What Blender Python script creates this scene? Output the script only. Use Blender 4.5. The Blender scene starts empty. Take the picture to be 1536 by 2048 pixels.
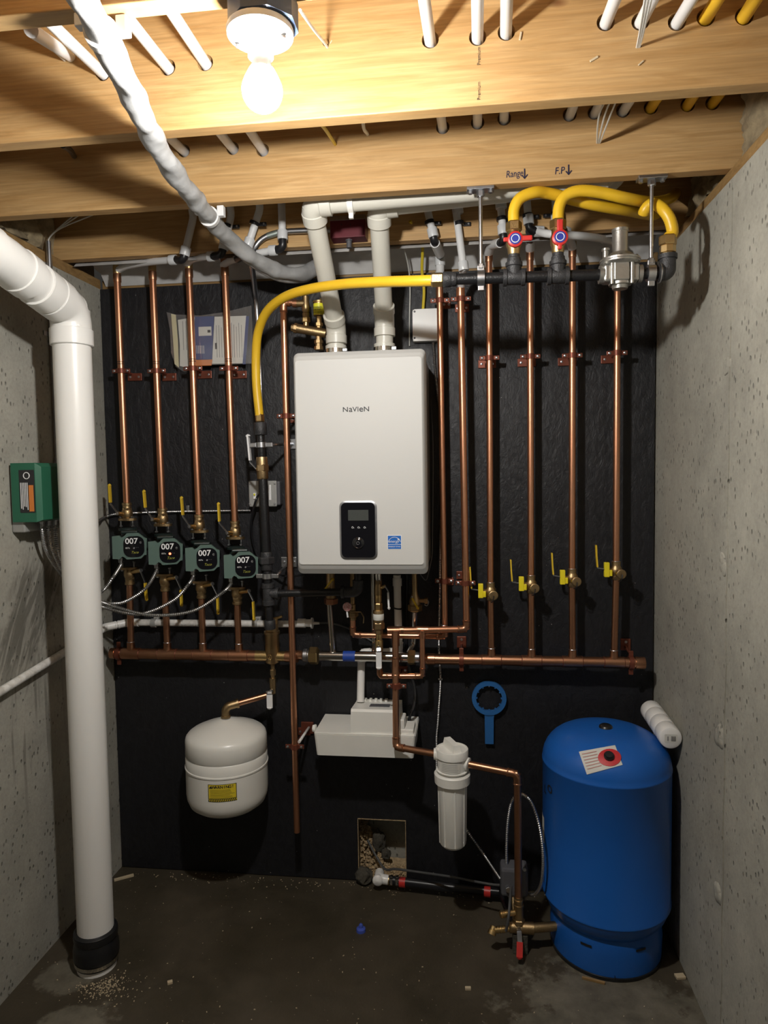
import bpy, bmesh, math, random
from mathutils import Vector, Matrix, noise
random.seed(7)
scn = bpy.context.scene
col = scn.collection
V = Vector
# ------------------------------------------------------------------ camera
FPX = 1365.0
PITCH, YAW, ROLL = (math.radians(a) for a in (3.2748, 7.0061, -0.8566))
CAM = V((0.0, -2.6, 1.624))
fw = V((-math.sin(YAW) * math.cos(PITCH), math.cos(YAW) * math.cos(PITCH), -math.sin(PITCH)))
r0 = V((math.cos(YAW), math.sin(YAW), 0)); u0 = r0.cross(fw)
rt = r0 * math.cos(ROLL) + u0 * math.sin(ROLL)
up = u0 * math.cos(ROLL) - r0 * math.sin(ROLL)
cd = bpy.data.cameras.new('camera'); cam = bpy.data.objects.new('camera', cd); col.objects.link(cam)
cd.sensor_fit = 'VERTICAL'; cd.sensor_height = 36.0; cd.lens = FPX * 36.0 / 2048.0; cd.clip_start = 0.02
cam.matrix_world = Matrix(((rt.x, up.x, -fw.x, CAM.x), (rt.y, up.y, -fw.y, CAM.y), (rt.z, up.z, -fw.z, CAM.z), (0, 0, 0, 1)))
scn.camera = cam
# ------------------------------------------------------------------ world (dim spill from the rest of the basement) and exposure
w = bpy.data.worlds.new('world'); scn.world = w; w.use_nodes = True
w.node_tree.nodes['Background'].inputs[0].default_value = (1.0, 0.93, 0.82, 1)
w.node_tree.nodes['Background'].inputs[1].default_value = 0.03
BULB_STRENGTH = 1500.0
vs = scn.view_settings
vs.view_transform = 'Standard'; vs.look = 'None'; vs.gamma = 1.0; vs.use_curve_mapping = False; vs.exposure = 0.0

def ray(px, py): return fw * FPX + rt * (px - 768) - up * (py - 1024)
def P(px, py, y): d = ray(px, py); return CAM + d * ((y - CAM.y) / d.y)
def QX(px, py, x): d = ray(px, py); return CAM + d * ((x - CAM.x) / d.x)
def QZ(px, py, z): d = ray(px, py); return CAM + d * ((z - CAM.z) / d.z)

# ------------------------------------------------------------------ mesh helpers
def basis(d, hint=None):
    d = V(d).normalized()
    h = V(hint) if hint else (V((0, 0, 1)) if abs(d.z) < 0.9 else V((1, 0, 0)))
    a = h.cross(d).normalized()
    return a, d.cross(a).normalized(), d
def fil(pts, r, n=6):
    """round the corners of a polyline"""
    pts = [V(p) for p in pts]; out = [pts[0]]
    for i in range(1, len(pts) - 1):
        p = pts[i]; a = (pts[i-1] - p); b = (pts[i+1] - p)
        la, lb = a.length, b.length; a.normalize(); b.normalize()
        ang = a.angle(b, math.pi)
        if ang > math.pi - 0.02: out.append(p); continue
        t = min(r / math.tan(ang / 2), la * 0.49, lb * 0.49); rr = t * math.tan(ang / 2)
        c = p + (a + b).normalized() * (rr / math.sin(ang / 2))
        s0 = p + a * t - c; s1 = p + b * t - c
        for k in range(n + 1):
            om = s0.angle(s1, 0.0); f = k / n
            out.append(c + ((s0*math.sin((1-f)*om) + s1*math.sin(f*om))/math.sin(om) if om > 1e-4 else s0.lerp(s1, f)))
    out.append(pts[-1]); return out
def smooth_path(pts, n=10):
    """Catmull-Rom through points"""
    pts = [V(p) for p in pts]; q = [pts[0] * 2 - pts[1]] + pts + [pts[-1] * 2 - pts[-2]]; out = []
    for i in range(1, len(q) - 2):
        for k in range(n):
            t = k / n; a, b, c, d = q[i-1], q[i], q[i+1], q[i+2]
            out.append(0.5 * ((2*b) + (c-a)*t + (2*a-5*b+4*c-d)*t*t + (3*b-a-3*c+d)*t**3))
    out.append(pts[-1]); return out
def resample(pts, step):
    out = [pts[0]]; acc = 0.0
    for a, b in zip(pts, pts[1:]):
        L = (b - a).length; pos = step - acc
        while pos <= L: out.append(a + (b - a) * (pos / L)); pos += step
        acc = (acc + L) % step if L else acc
    return out

class M:
    def __init__(s): s.v = []; s.f = []; s.sm = []
    def _add(s, vs_, fs, sm=True):
        o = len(s.v); s.v += [V(p) for p in vs_]; s.f += [[i + o for i in f] for f in fs]; s.sm += [sm] * len(fs); return s
    def join(s, m): return s._add(m.v, m.f) if False else (s._j(m))
    def _j(s, m):
        o = len(s.v); s.v += m.v; s.f += [[i + o for i in f] for f in m.f]; s.sm += m.sm; return s
    def tube(s, pts, r, n=12, caps=True):
        pts = [V(p) for p in pts]
        pts = [p for i, p in enumerate(pts) if i == 0 or (p - pts[i-1]).length > 1e-6] if not isinstance(r, (list, tuple)) else pts
        m = len(pts); rr = r if isinstance(r, (list, tuple)) else [r] * m
        tg = []
        for i in range(m):
            t = (pts[min(i+1, m-1)] - pts[max(i-1, 0)])
            tg.append(t.normalized() if t.length > 1e-9 else (tg[-1] if tg else V((0, 0, 1))))
        a = basis(tg[0])[0]; vs_ = []
        for i in range(m):
            a = (a - tg[i] * a.dot(tg[i])).normalized(); b = tg[i].cross(a)
            for k in range(n):
                th = 2 * math.pi * k / n; vs_.append(pts[i] + (a * math.cos(th) + b * math.sin(th)) * rr[i])
        fs = [[i*n+k, i*n+(k+1) % n, (i+1)*n+(k+1) % n, (i+1)*n+k] for i in range(m-1) for k in range(n)]
        s._add(vs_, fs)
        if caps:
            s._add(vs_[:n], [list(range(n))[::-1]], False); s._add(vs_[-n:], [list(range(n))], False)
        return s
    def lathe(s, p, d, prof, n=20, hint=None, flat=False):
        """prof: list of (t along d, radius)"""
        a, b, d = basis(d, hint); p = V(p); vs_ = []
        for t, r in prof:
            for k in range(n):
                th = 2 * math.pi * (k + 0.5) / n; vs_.append(p + d * t + (a * math.cos(th) + b * math.sin(th)) * max(r, 1e-5))
        m = len(prof)
        # split sharp profile corners so shading stays crisp
        o = 0
        for i in range(m - 1):
            ring = vs_[i*n:(i+2)*n]
            s._add(ring, [[k, (k+1) % n, n+(k+1) % n, n+k] for k in range(n)], not flat)
        if prof[0][1] > 1e-4: s._add(vs_[:n], [list(range(n))[::-1]], False)
        if prof[-1][1] > 1e-4: s._add(vs_[-n:], [list(range(n))], False)
        return s
    def cyl(s, p, d, L, r, n=16): return s.lathe(p, d, [(0, r), (L, r)], n)
    def rod(s, a, b, r, n=12): a = V(a); b = V(b); return s.lathe(a, b - a, [(0, r), ((b-a).length, r)], n)
    def hexn(s, p, d, L, r): c = 0.12 * L; return s.lathe(p, d, [(0, r*.9), (c, r), (L-c, r), (L, r*.9)], 6, flat=True)
    def dome(s, p, d, r, h, n=20, k=6): return s.lathe(p, d, [(h*math.sin(i/k*math.pi/2), r*math.cos(i/k*math.pi/2)) for i in range(k+1)], n)
    def box(s, c, size, bev=0.0, rot=None, seg=2):
        bm = bmesh.new(); bmesh.ops.create_cube(bm, size=1)
        bmesh.ops.scale(bm, vec=V(size), verts=bm.verts)
        if bev > 0: bmesh.ops.bevel(bm, geom=list(bm.edges), offset=bev, segments=seg, profile=0.5, affect='EDGES')
        bm.verts.index_update(); R = rot if rot else Matrix.Identity(3); c = V(c)
        s._add([R @ v.co + c for v in bm.verts], [[v.index for v in f.verts] for f in bm.faces], False); bm.free(); return s
    def bb(s, a, b, bev=0.0): a = V(a); b = V(b); return s.box((a+b)/2, [abs(q) for q in (b-a)], bev)
    def prism(s, pts2, o, x, y, depth, sm=False):
        """polygon in plane (x,y) at o, extruded by depth along x cross y"""
        x = V(x); y = V(y); nrm = x.cross(y).normalized(); o = V(o); n = len(pts2)
        A = [o + x*p[0] + y*p[1] for p in pts2]; B = [p + nrm*depth for p in A]
        s._add(A, [list(range(n))[::-1]], False); s._add(B, [list(range(n))], False)
        s._add(A + B, [[i, (i+1) % n, n+(i+1) % n, n+i] for i in range(n)], sm); return s
    def loft(s, loops, caps=True, sm=False):
        n = len(loops[0])
        for A, B in zip(loops, loops[1:]):
            s._add(list(A) + list(B), [[i, (i+1) % n, n+(i+1) % n, n+i] for i in range(n)], sm)
        if caps: s._add(loops[0], [list(range(n))[::-1]], False); s._add(loops[-1], [list(range(n))], False)
        return s
    def strip(s, path, w, t, wdir):
        """flat bar swept along a path: width w along wdir, thickness t"""
        path = [V(p) for p in path]; wd = V(wdir).normalized(); loops = []; m = len(path)
        for i, p in enumerate(path):
            tg = (path[min(i+1, m-1)] - path[max(i-1, 0)]).normalized(); nn = tg.cross(wd).normalized(); u = nn.cross(tg).normalized()
            loops.append([p + u*(w/2) + nn*(t/2), p - u*(w/2) + nn*(t/2), p - u*(w/2) - nn*(t/2), p + u*(w/2) - nn*(t/2)])
        return s.loft(loops)
    def torus(s, c, d, R, r, n=20, k=8):
        a, b, d = basis(d); c = V(c); vs_ = []
        for i in range(n):
            th = 2*math.pi*i/n; e = a*math.cos(th) + b*math.sin(th)
            for j in range(k):
                ph = 2*math.pi*j/k; vs_.append(c + e*(R + r*math.cos(ph)) + d*(r*math.sin(ph)))
        s._add(vs_, [[i*k+j, ((i+1) % n)*k+j, ((i+1) % n)*k+(j+1) % k, i*k+(j+1) % k] for i in range(n) for j in range(k)]); return s
    def sphere(s, c, r, n=14, k=8): c = V(c); return s.lathe(c, (0, 0, 1), [(-r*math.cos(math.pi*i/k), r*math.sin(math.pi*i/k)) for i in range(k+1)], n)
    def xf(s, mat): s.v = [mat @ p for p in s.v]; return s
    def mesh(s, name, mat, off=V((0, 0, 0))):
        me = bpy.data.meshes.new(name); me.from_pydata([tuple(p - off) for p in s.v], [], s.f)
        bm = bmesh.new(); bm.from_mesh(me)
        bm.faces.ensure_lookup_table()
        for i, f in enumerate(bm.faces): f.smooth = s.sm[i] if i < len(s.sm) else False
        bmesh.ops.remove_doubles(bm, verts=bm.verts, dist=1e-6)
        bmesh.ops.recalc_face_normals(bm, faces=bm.faces)
        # smooth where faces meet gently, sharp elsewhere
        for e in bm.edges:
            if len(e.link_faces) == 2 and e.calc_face_angle(0) > 0.7: e.smooth = False
        bm.to_mesh(me); bm.free(); me.materials.append(mat); return me
def rrect(cx, cy, w, h, r, n=5):
    out = []
    for sx, sy, a0 in ((1, 1, 0), (-1, 1, 90), (-1, -1, 180), (1, -1, 270)):
        for k in range(n+1):
            a = math.radians(a0 + 90*k/n); out.append((cx + sx*(w/2-r) + r*math.cos(a), cy + sy*(h/2-r) + r*math.sin(a)))
    return out

def link(name, me): o = bpy.data.objects.new(name, me); col.objects.link(o); return o
def tag(o, label, cat, group=None, kind=None):
    if label: o['label'] = label
    if cat: o['category'] = cat
    if group: o['group'] = group
    if kind: o['kind'] = kind
    return o
def thing(name, label, cat, loc, group=None):
    o = bpy.data.objects.new(name, None); col.objects.link(o); o.location = loc; o.empty_display_size = 0.05
    return tag(o, label, cat, group)
def wloc(o):
    p = V(o.location)
    while o.parent: o = o.parent; p += V(o.location)
    return p
def part(root, name, m, mat, label=None):
    o = link(name, m.mesh(name, mat, wloc(root))); o.parent = root
    if label: o['label'] = label
    return o
def single(name, m, mat, label, cat, group=None, kind=None):
    lo = V((min(p.x for p in m.v), min(p.y for p in m.v), min(p.z for p in m.v))); hi = V((max(p.x for p in m.v), max(p.y for p in m.v), max(p.z for p in m.v)))
    c = V(((lo.x+hi.x)/2, (lo.y+hi.y)/2, lo.z))
    o = link(name, m.mesh(name, mat, c)); o.location = c
    return tag(o, label, cat, group, kind)
def struct(name, m, mat, label=None):
    o = link(name, m.mesh(name, mat)); o['kind'] = 'structure'
    if label: o['label'] = label
    return o
_tc = {}
def text(s, size, o, x, y, ext=0.0004, align='CENTER', shear=0.0, sx=1.0, bold=0.0):
    key = (s, align, shear, bold)
    if key not in _tc:
        cu = bpy.data.curves.new('t', 'FONT'); cu.body = s; cu.size = 1.0; cu.align_x = align; cu.align_y = 'CENTER'; cu.shear = shear; cu.offset = bold; cu.resolution_u = 3
        ob = bpy.data.objects.new('t', cu); col.objects.link(ob)
        me = ob.evaluated_get(bpy.context.evaluated_depsgraph_get()).to_mesh()
        _tc[key] = ([v.co.copy() for v in me.vertices], [list(p.vertices) for p in me.polygons])
        bpy.data.objects.remove(ob)
    vs_, fs = _tc[key]; x = V(x).normalized(); y = V(y).normalized(); nrm = x.cross(y); o = V(o)
    m = M(); m._add([o + x*(p.x*size*sx) + y*(p.y*size) + nrm*ext for p in vs_], fs, False); return m

# ------------------------------------------------------------------ materials
def pm(name, c, rough=0.5, metal=0.0, c2=None, vs_=8.0, vmix=0.5, stretch=(1, 1, 1), bump=0.0, bs=60.0, rv=0.0, emit=None, es=0.0, trans=0.0, alpha=1.0, coat=0.0, spec=0.5, cr=0.15):
    m = bpy.data.materials.new(name); m.use_nodes = True; nt = m.node_tree; b = nt.nodes['Principled BSDF']
    b.inputs['Base Color'].default_value = (*c, 1); b.inputs['Roughness'].default_value = rough; b.inputs['Metallic'].default_value = metal
    b.inputs['Specular IOR Level'].default_value = spec
    if coat: b.inputs['Coat Weight'].default_value = coat; b.inputs['Coat Roughness'].default_value = cr
    if trans: b.inputs['Transmission Weight'].default_value = trans
    if alpha < 1: b.inputs['Alpha'].default_value = alpha
    if emit: b.inputs['Emission Color'].default_value = (*emit, 1); b.inputs['Emission Strength'].default_value = es
    tc = nt.nodes.new('ShaderNodeTexCoord'); mp = nt.nodes.new('ShaderNodeMapping'); nt.links.new(tc.outputs['Object'], mp.inputs[0]); mp.inputs['Scale'].default_value = stretch
    if c2 or rv:
        nz = nt.nodes.new('ShaderNodeTexNoise'); nz.inputs['Scale'].default_value = vs_; nz.inputs['Detail'].default_value = 5; nz.inputs['Roughness'].default_value = 0.6
        nt.links.new(mp.outputs[0], nz.inputs['Vector'])
        rp = nt.nodes.new('ShaderNodeValToRGB'); rp.color_ramp.elements[0].position = 0.5 - vmix*0.4; rp.color_ramp.elements[1].position = 0.5 + vmix*0.4
        rp.color_ramp.elements[0].color = (*c, 1); rp.color_ramp.elements[1].color = (*(c2 or c), 1)
        nt.links.new(nz.outputs['Fac'], rp.inputs[0])
        if c2: nt.links.new(rp.outputs[0], b.inputs['Base Color'])
        if rv:
            mr = nt.nodes.new('ShaderNodeMapRange'); mr.inputs['To Min'].default_value = rough - rv; mr.inputs['To Max'].default_value = rough + rv
            nt.links.new(nz.outputs['Fac'], mr.inputs[0]); nt.links.new(mr.outputs[0], b.inputs['Roughness'])
    if bump:
        n2 = nt.nodes.new('ShaderNodeTexNoise'); n2.inputs['Scale'].default_value = bs; n2.inputs['Detail'].default_value = 4
        nt.links.new(mp.outputs[0], n2.inputs['Vector']); bp = nt.nodes.new('ShaderNodeBump'); bp.inputs['Strength'].default_value = bump; bp.inputs['Distance'].default_value = 0.004
        nt.links.new(n2.outputs['Fac'], bp.inputs['Height']); nt.links.new(bp.outputs[0], b.inputs['Normal'])
    return m
COP = pm('copper', (0.80, 0.42, 0.26), 0.36, 1, (0.68, 0.31, 0.17), 5, 0.8, stretch=(3, 3, 1), rv=0.09)
COPD = pm('copper_tarnished', (0.58, 0.31, 0.19), 0.36, 1, (0.42, 0.20, 0.11), 14, 0.7, rv=0.1)
COPP = pm('copper_coated_clamp', (0.22, 0.065, 0.038), 0.42, 0.5, (0.16, 0.045, 0.025), 40)
BRS = pm('brass', (0.74, 0.54, 0.26), 0.33, 1, (0.54, 0.37, 0.16), 30, 0.7, rv=0.1, bump=0.15, bs=300)
BRSD = pm('brass_aged', (0.50, 0.36, 0.19), 0.42, 1, (0.36, 0.25, 0.13), 22, 0.7, bump=0.15, bs=250)
STL = pm('stainless_steel', (0.62, 0.60, 0.56), 0.20, 1, rv=0.05)
ZNC = pm('galvanised_steel', (0.60, 0.61, 0.63), 0.34, 1, (0.48, 0.49, 0.52), 40)
EMT = pm('conduit_steel', (0.55, 0.56, 0.58), 0.33, 1, (0.46, 0.47, 0.50), 20)
IRON = pm('black_iron', (0.007, 0.007, 0.008), 0.38, 0.0, (0.013, 0.013, 0.014), 40, 0.8, bump=0.25, bs=220, spec=0.5)
CASTI = pm('malleable_iron', (0.026, 0.026, 0.028), 0.42, 0.2, (0.048, 0.048, 0.050), 60, bump=0.4, bs=350)
PVC = pm('white_pvc', (0.82, 0.805, 0.775), 0.33, 0, (0.86, 0.85, 0.82), 3)
PVCD = pm('white_pvc_dirty', (0.80, 0.79, 0.76), 0.4, 0, (0.52, 0.50, 0.46), 30, 0.35)
VENT = pm('cream_pvc', (0.62, 0.60, 0.53), 0.36, 0, (0.67, 0.65, 0.58), 4)
PEX = pm('white_pex', (0.66, 0.66, 0.66), 0.35, 0, (0.72, 0.72, 0.72), 6)
COLLAR = pm('pex_ring', (0.62, 0.63, 0.64), 0.3)
BLKP = pm('black_plastic', (0.012, 0.012, 0.014), 0.35)
YPEX = pm('yellow_poly_pipe', (0.72, 0.44, 0.03), 0.4, 0, (0.66, 0.38, 0.02), 10)
CSST = pm('yellow_flex_jacket', (0.80, 0.50, 0.025), 0.38, 0, (0.74, 0.44, 0.02), 12)
YHND = pm('yellow_lever_grip', (0.70, 0.47, 0.03), 0.4)
YBLK = pm('yellow_bright_plastic', (0.85, 0.70, 0.02), 0.4)
RED = pm('red_plastic', (0.55, 0.03, 0.025), 0.4)
MAROON = pm('maroon_paint', (0.12, 0.012, 0.02), 0.4)
WHT = pm('boiler_white', (0.58, 0.575, 0.555), 0.55, coat=0.12, cr=.03)
CASE = pm('boiler_side_sheet', (0.34, 0.30, 0.25), 0.35, 0.5, (0.42, 0.38, 0.33), 5)
WPL = pm('white_plastic', (0.80, 0.79, 0.74), 0.38, 0, (0.84, 0.83, 0.78), 10)
WPAINT = pm('white_enamel', (0.80, 0.785, 0.73), 0.3, 0, (0.83, 0.815, 0.76), 4)
CERAM = pm('white_porcelain', (0.80, 0.80, 0.78), 0.25)
BGLASS = pm('black_glass', (0.006, 0.006, 0.008), 0.08, coat=0.5)
LCD = pm('lcd_grey', (0.065, 0.07, 0.065), 0.3, 0, (0.05, 0.055, 0.05), 200)
INK = pm('dark_ink', (0.02, 0.02, 0.022), 0.5)
INKB = pm('blue_black_marker', (0.015, 0.015, 0.05), 0.6)
PRINTW = pm('white_print', (0.80, 0.80, 0.80), 0.5)
PRINTG = pm('grey_print', (0.22, 0.22, 0.22), 0.5)
PRINTY = pm('yellow_green_print', (0.36, 0.36, 0.05), 0.5)
ESTAR = pm('blue_sticker', (0.02, 0.14, 0.50), 0.35)
PUMPL = pm('pump_cover_green', (0.105, 0.165, 0.14), 0.42)
PUMPD = pm('pump_cast_dark_green', (0.012, 0.022, 0.02), 0.4, 0, (0.018, 0.03, 0.026), 40)
GRNBOX = pm('controller_green', (0.018, 0.115, 0.065), 0.42, 0, (0.022, 0.13, 0.075), 15, bump=0.05, bs=400)
ORNG = pm('orange_print', (0.62, 0.20, 0.04), 0.5)
BLUE = pm('tank_blue', (0.010, 0.105, 0.42), 0.34, 0, (0.012, 0.115, 0.46), 5, bump=0.03, bs=120)
BLUED = pm('wrench_blue', (0.025, 0.13, 0.36), 0.4)
RUB = pm('black_rubber', (0.012, 0.012, 0.013), 0.32)
GRYPL = pm('grey_enclosure', (0.10, 0.10, 0.11), 0.45)
GRYBX = pm('grey_cast_box', (0.42, 0.42, 0.40), 0.45, 0.3, (0.36, 0.36, 0.35), 25)
PAPER = pm('paper_white', (0.66, 0.65, 0.60), 0.6)
PAPERY = pm('paper_yellow', (0.64, 0.58, 0.36), 0.6)
NAVY = pm('booklet_navy', (0.045, 0.07, 0.20), 0.4)
YLAB = pm('yellow_label', (0.72, 0.56, 0.03), 0.45)
YTAG = pm('lemon_label', (0.80, 0.76, 0.04), 0.4)
REDLAB = pm('red_label', (0.55, 0.03, 0.035), 0.45)
TAPEB = pm('blue_tape', (0.015, 0.06, 0.35), 0.5)
WRAP = pm('grey_wrap', (0.33, 0.33, 0.33), 0.7, 0, (0.40, 0.40, 0.40), 30, bump=0.5, bs=35, stretch=(1, 1, 1))
SHEET = pm('white_house_wrap', (0.56, 0.55, 0.54), 0.4, 0, (0.64, 0.63, 0.62), 8, bump=0.3, bs=18)
BATT = pm('mineral_batt', (0.34, 0.27, 0.16), 0.95, 0, (0.15, 0.115, 0.07), 25, bump=1.0, bs=60)
RUBBLE = pm('crumbled_fill', (0.56, 0.42, 0.24), 0.95, 0, (0.30, 0.21, 0.12), 60, bump=1.0, bs=150)
DIRT = pm('dark_soil', (0.05, 0.045, 0.035), 0.95, 0, (0.09, 0.08, 0.06), 60, bump=1.0, bs=120)
WIRE = pm('white_wire', (0.62, 0.62, 0.58), 0.5)
ROMEX = pm('yellow_romex', (0.66, 0.50, 0.03), 0.45)
GREYC = pm('grey_cable', (0.07, 0.07, 0.07), 0.5)
CLEAR = pm('clear_tube', (0.35, 0.35, 0.35), 0.2)
BLUEBOX = pm('blue_ceiling_box', (0.05, 0.075, 0.13), 0.5)
PINK = pm('red_white_knob', (0.55, 0.10, 0.12), 0.4, 0, (0.70, 0.60, 0.58), 220, 0.3)
CHIP = pm('wood_chip', (0.55, 0.45, 0.30), 0.8)
BLUECL = pm('blue_clear_cap', (0.06, 0.10, 0.45), 0.2)
MC = pm('armored_cable', (0.52, 0.52, 0.52), 0.36, 1)
# clear bag film
def film():
    m = bpy.data.materials.new('clear_bag_film'); m.use_nodes = True; nt = m.node_tree; nt.nodes.clear()
    o = nt.nodes.new('ShaderNodeOutputMaterial'); t = nt.nodes.new('ShaderNodeBsdfTransparent'); g = nt.nodes.new('ShaderNodeBsdfGlossy'); g.inputs['Roughness'].default_value = 0.18
    d = nt.nodes.new('ShaderNodeBsdfDiffuse'); d.inputs[0].default_value = (0.6, 0.6, 0.6, 1)
    a = nt.nodes.new('ShaderNodeMixShader'); a.inputs[0].default_value = 0.5; nt.links.new(g.outputs[0], a.inputs[1]); nt.links.new(d.outputs[0], a.inputs[2])
    b = nt.nodes.new('ShaderNodeMixShader'); b.inputs[0].default_value = 0.17; nt.links.new(t.outputs[0], b.inputs[1]); nt.links.new(a.outputs[0], b.inputs[2]); nt.links.new(b.outputs[0], o.inputs[0]); return m
FILM = film()
class NT:
    """tiny node-graph helper"""
    def __init__(s, name):
        s.m = bpy.data.materials.new(name); s.m.use_nodes = True; s.t = s.m.node_tree; s.b = s.t.nodes['Principled BSDF']
        s.tc = s.t.nodes.new('ShaderNodeTexCoord').outputs['Object']
    def map(s, scale=(1, 1, 1), loc=(0, 0, 0), src=None):
        n = s.t.nodes.new('ShaderNodeMapping'); n.inputs['Scale'].default_value = scale; n.inputs['Location'].default_value = loc; s.t.links.new(src or s.tc, n.inputs[0]); return n.outputs[0]
    def noise(s, vec, scale, detail=5, rough=0.6, dist=0.0):
        n = s.t.nodes.new('ShaderNodeTexNoise'); n.inputs['Scale'].default_value = scale; n.inputs['Detail'].default_value = detail; n.inputs['Roughness'].default_value = rough; n.inputs['Distortion'].default_value = dist
        s.t.links.new(vec, n.inputs['Vector']); return n.outputs['Fac']
    def voro(s, vec, scale, feature='F1'):
        n = s.t.nodes.new('ShaderNodeTexVoronoi'); n.inputs['Scale'].default_value = scale; n.feature = feature; s.t.links.new(vec, n.inputs['Vector']); return n.outputs['Distance']
    def ramp(s, fac, stops):
        n = s.t.nodes.new('ShaderNodeValToRGB'); e = n.color_ramp.elements
        while len(e) < len(stops): e.new(0.5)
        for k, (p, c) in enumerate(stops): e[k].position = p; e[k].color = (*c, 1) if len(c) == 3 else c
        s.t.links.new(fac, n.inputs[0]); return n.outputs[0]
    def mix(s, fac, a, b, mode='MIX'):
        n = s.t.nodes.new('ShaderNodeMix'); n.data_type = 'RGBA'; n.blend_type = mode
        for i, x in ((0, fac), (6, a), (7, b)):
            if isinstance(x, (int, float)): n.inputs[i].default_value = x
            elif isinstance(x, tuple): n.inputs[i].default_value = (*x, 1)
            else: s.t.links.new(x, n.inputs[i])
        return n.outputs[2]
    def math(s, op, a, b=0.0, c=None):
        n = s.t.nodes.new('ShaderNodeMath'); n.operation = op
        for i, x in enumerate((a, b) if c is None else (a, b, c)):
            if isinstance(x, (int, float)): n.inputs[i].default_value = x
            else: s.t.links.new(x, n.inputs[i])
        return n.outputs[0]
    def sep(s, vec=None):
        n = s.t.nodes.new('ShaderNodeSeparateXYZ'); s.t.links.new(vec or s.tc, n.inputs[0]); return n.outputs
    def bump(s, h, strength, dist, prev=None):
        n = s.t.nodes.new('ShaderNodeBump'); n.inputs['Strength'].default_value = strength; n.inputs['Distance'].default_value = dist
        s.t.links.new(h, n.inputs['Height'])
        if prev: s.t.links.new(prev, n.inputs['Normal'])
        return n.outputs[0]
    def out(s, colr=None, rough=None, nrm=None):
        for k, x in (('Base Color', colr), ('Roughness', rough), ('Normal', nrm)):
            if x is None: continue
            if isinstance(x, (int, float)): s.b.inputs[k].default_value = x
            else: s.t.links.new(x, s.b.inputs[k])
        return s.m
def wood(name, dark, light, seed=0.0):
    n = NT(name); v = n.map((1.2, 6, 14), (seed, seed*2, seed))
    g = n.noise(v, 3.0, 6, 0.62, 1.2); fine = n.noise(n.map((5, 60, 190), (seed, 0, 0)), 1.0, 4, 0.6)
    c = n.ramp(g, [(0.32, dark), (0.52, tuple((a+b)/2 for a, b in zip(dark, light))), (0.7, light)])
    c = n.mix(0.35, c, n.ramp(fine, [(0.35, (0.45, 0.45, 0.45)), (0.65, (1, 1, 1))]), 'MULTIPLY')
    k = n.voro(n.map((1.6, 1, 3.4), (seed*3.1, 0, seed)), 2.0)
    c = n.mix(n.ramp(k, [(0.03, (1, 1, 1)), (0.085, (0, 0, 0))]), c, (0.20, 0.085, 0.03))
    return n.out(c, 0.55, n.bump(fine, 0.15, 0.002))
WOODS = [wood('pine_joist_%s' % t, (0.47, 0.27, 0.10), (0.62, 0.395, 0.175), s) for t, s in (('a', 0.3), ('b', 1.7), ('c', 4.1), ('d', 7.7))]
SILLW = wood('sill_wood', (0.26, 0.15, 0.055), (0.40, 0.25, 0.10), 2.2)
OSB = pm('osb_subfloor', (0.40, 0.25, 0.11), 0.8, 0, (0.55, 0.38, 0.18), 30)
def concrete(name, base, stain=None):
    n = NT(name)
    big = n.noise(n.map(), 1.6, 4, 0.55); med = n.noise(n.map(), 9, 6, 0.65); fine = n.noise(n.map(), 90, 4, 0.6)
    c = n.ramp(big, [(0.3, tuple(x*0.80 for x in base)), (0.7, tuple(x*1.12 for x in base))])
    c = n.mix(0.55, c, n.ramp(med, [(0.3, (0.62, 0.62, 0.62)), (0.68, (1, 1, 1))]), 'MULTIPLY')
    c = n.mix(0.35, c, n.ramp(fine, [(0.3, (0.6, 0.6, 0.6)), (0.6, (1, 1, 1))]), 'MULTIPLY')
    # air pits: sparse stretched holes
    pv = n.voro(n.map((58, 58, 34)), 1.0); gate = n.ramp(n.noise(n.map(), 14, 3), [(0.44, (0, 0, 0)), (0.54, (1, 1, 1))])
    pit = n.math('MULTIPLY', n.ramp(pv, [(0.14, (1, 1, 1)), (0.26, (0, 0, 0))]), gate)
    c = n.mix(n.math('MULTIPLY', pit, 0.75), c, tuple(x*0.28 for x in base))
    if stain: c = stain(n, c)
    b = n.bump(fine, 0.25, 0.003); b = n.bump(med, 0.3, 0.006, b); b = n.bump(n.math('MULTIPLY', pit, -1.0), 0.6, 0.006, b)
    return n.out(c, 0.86, b)
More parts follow.
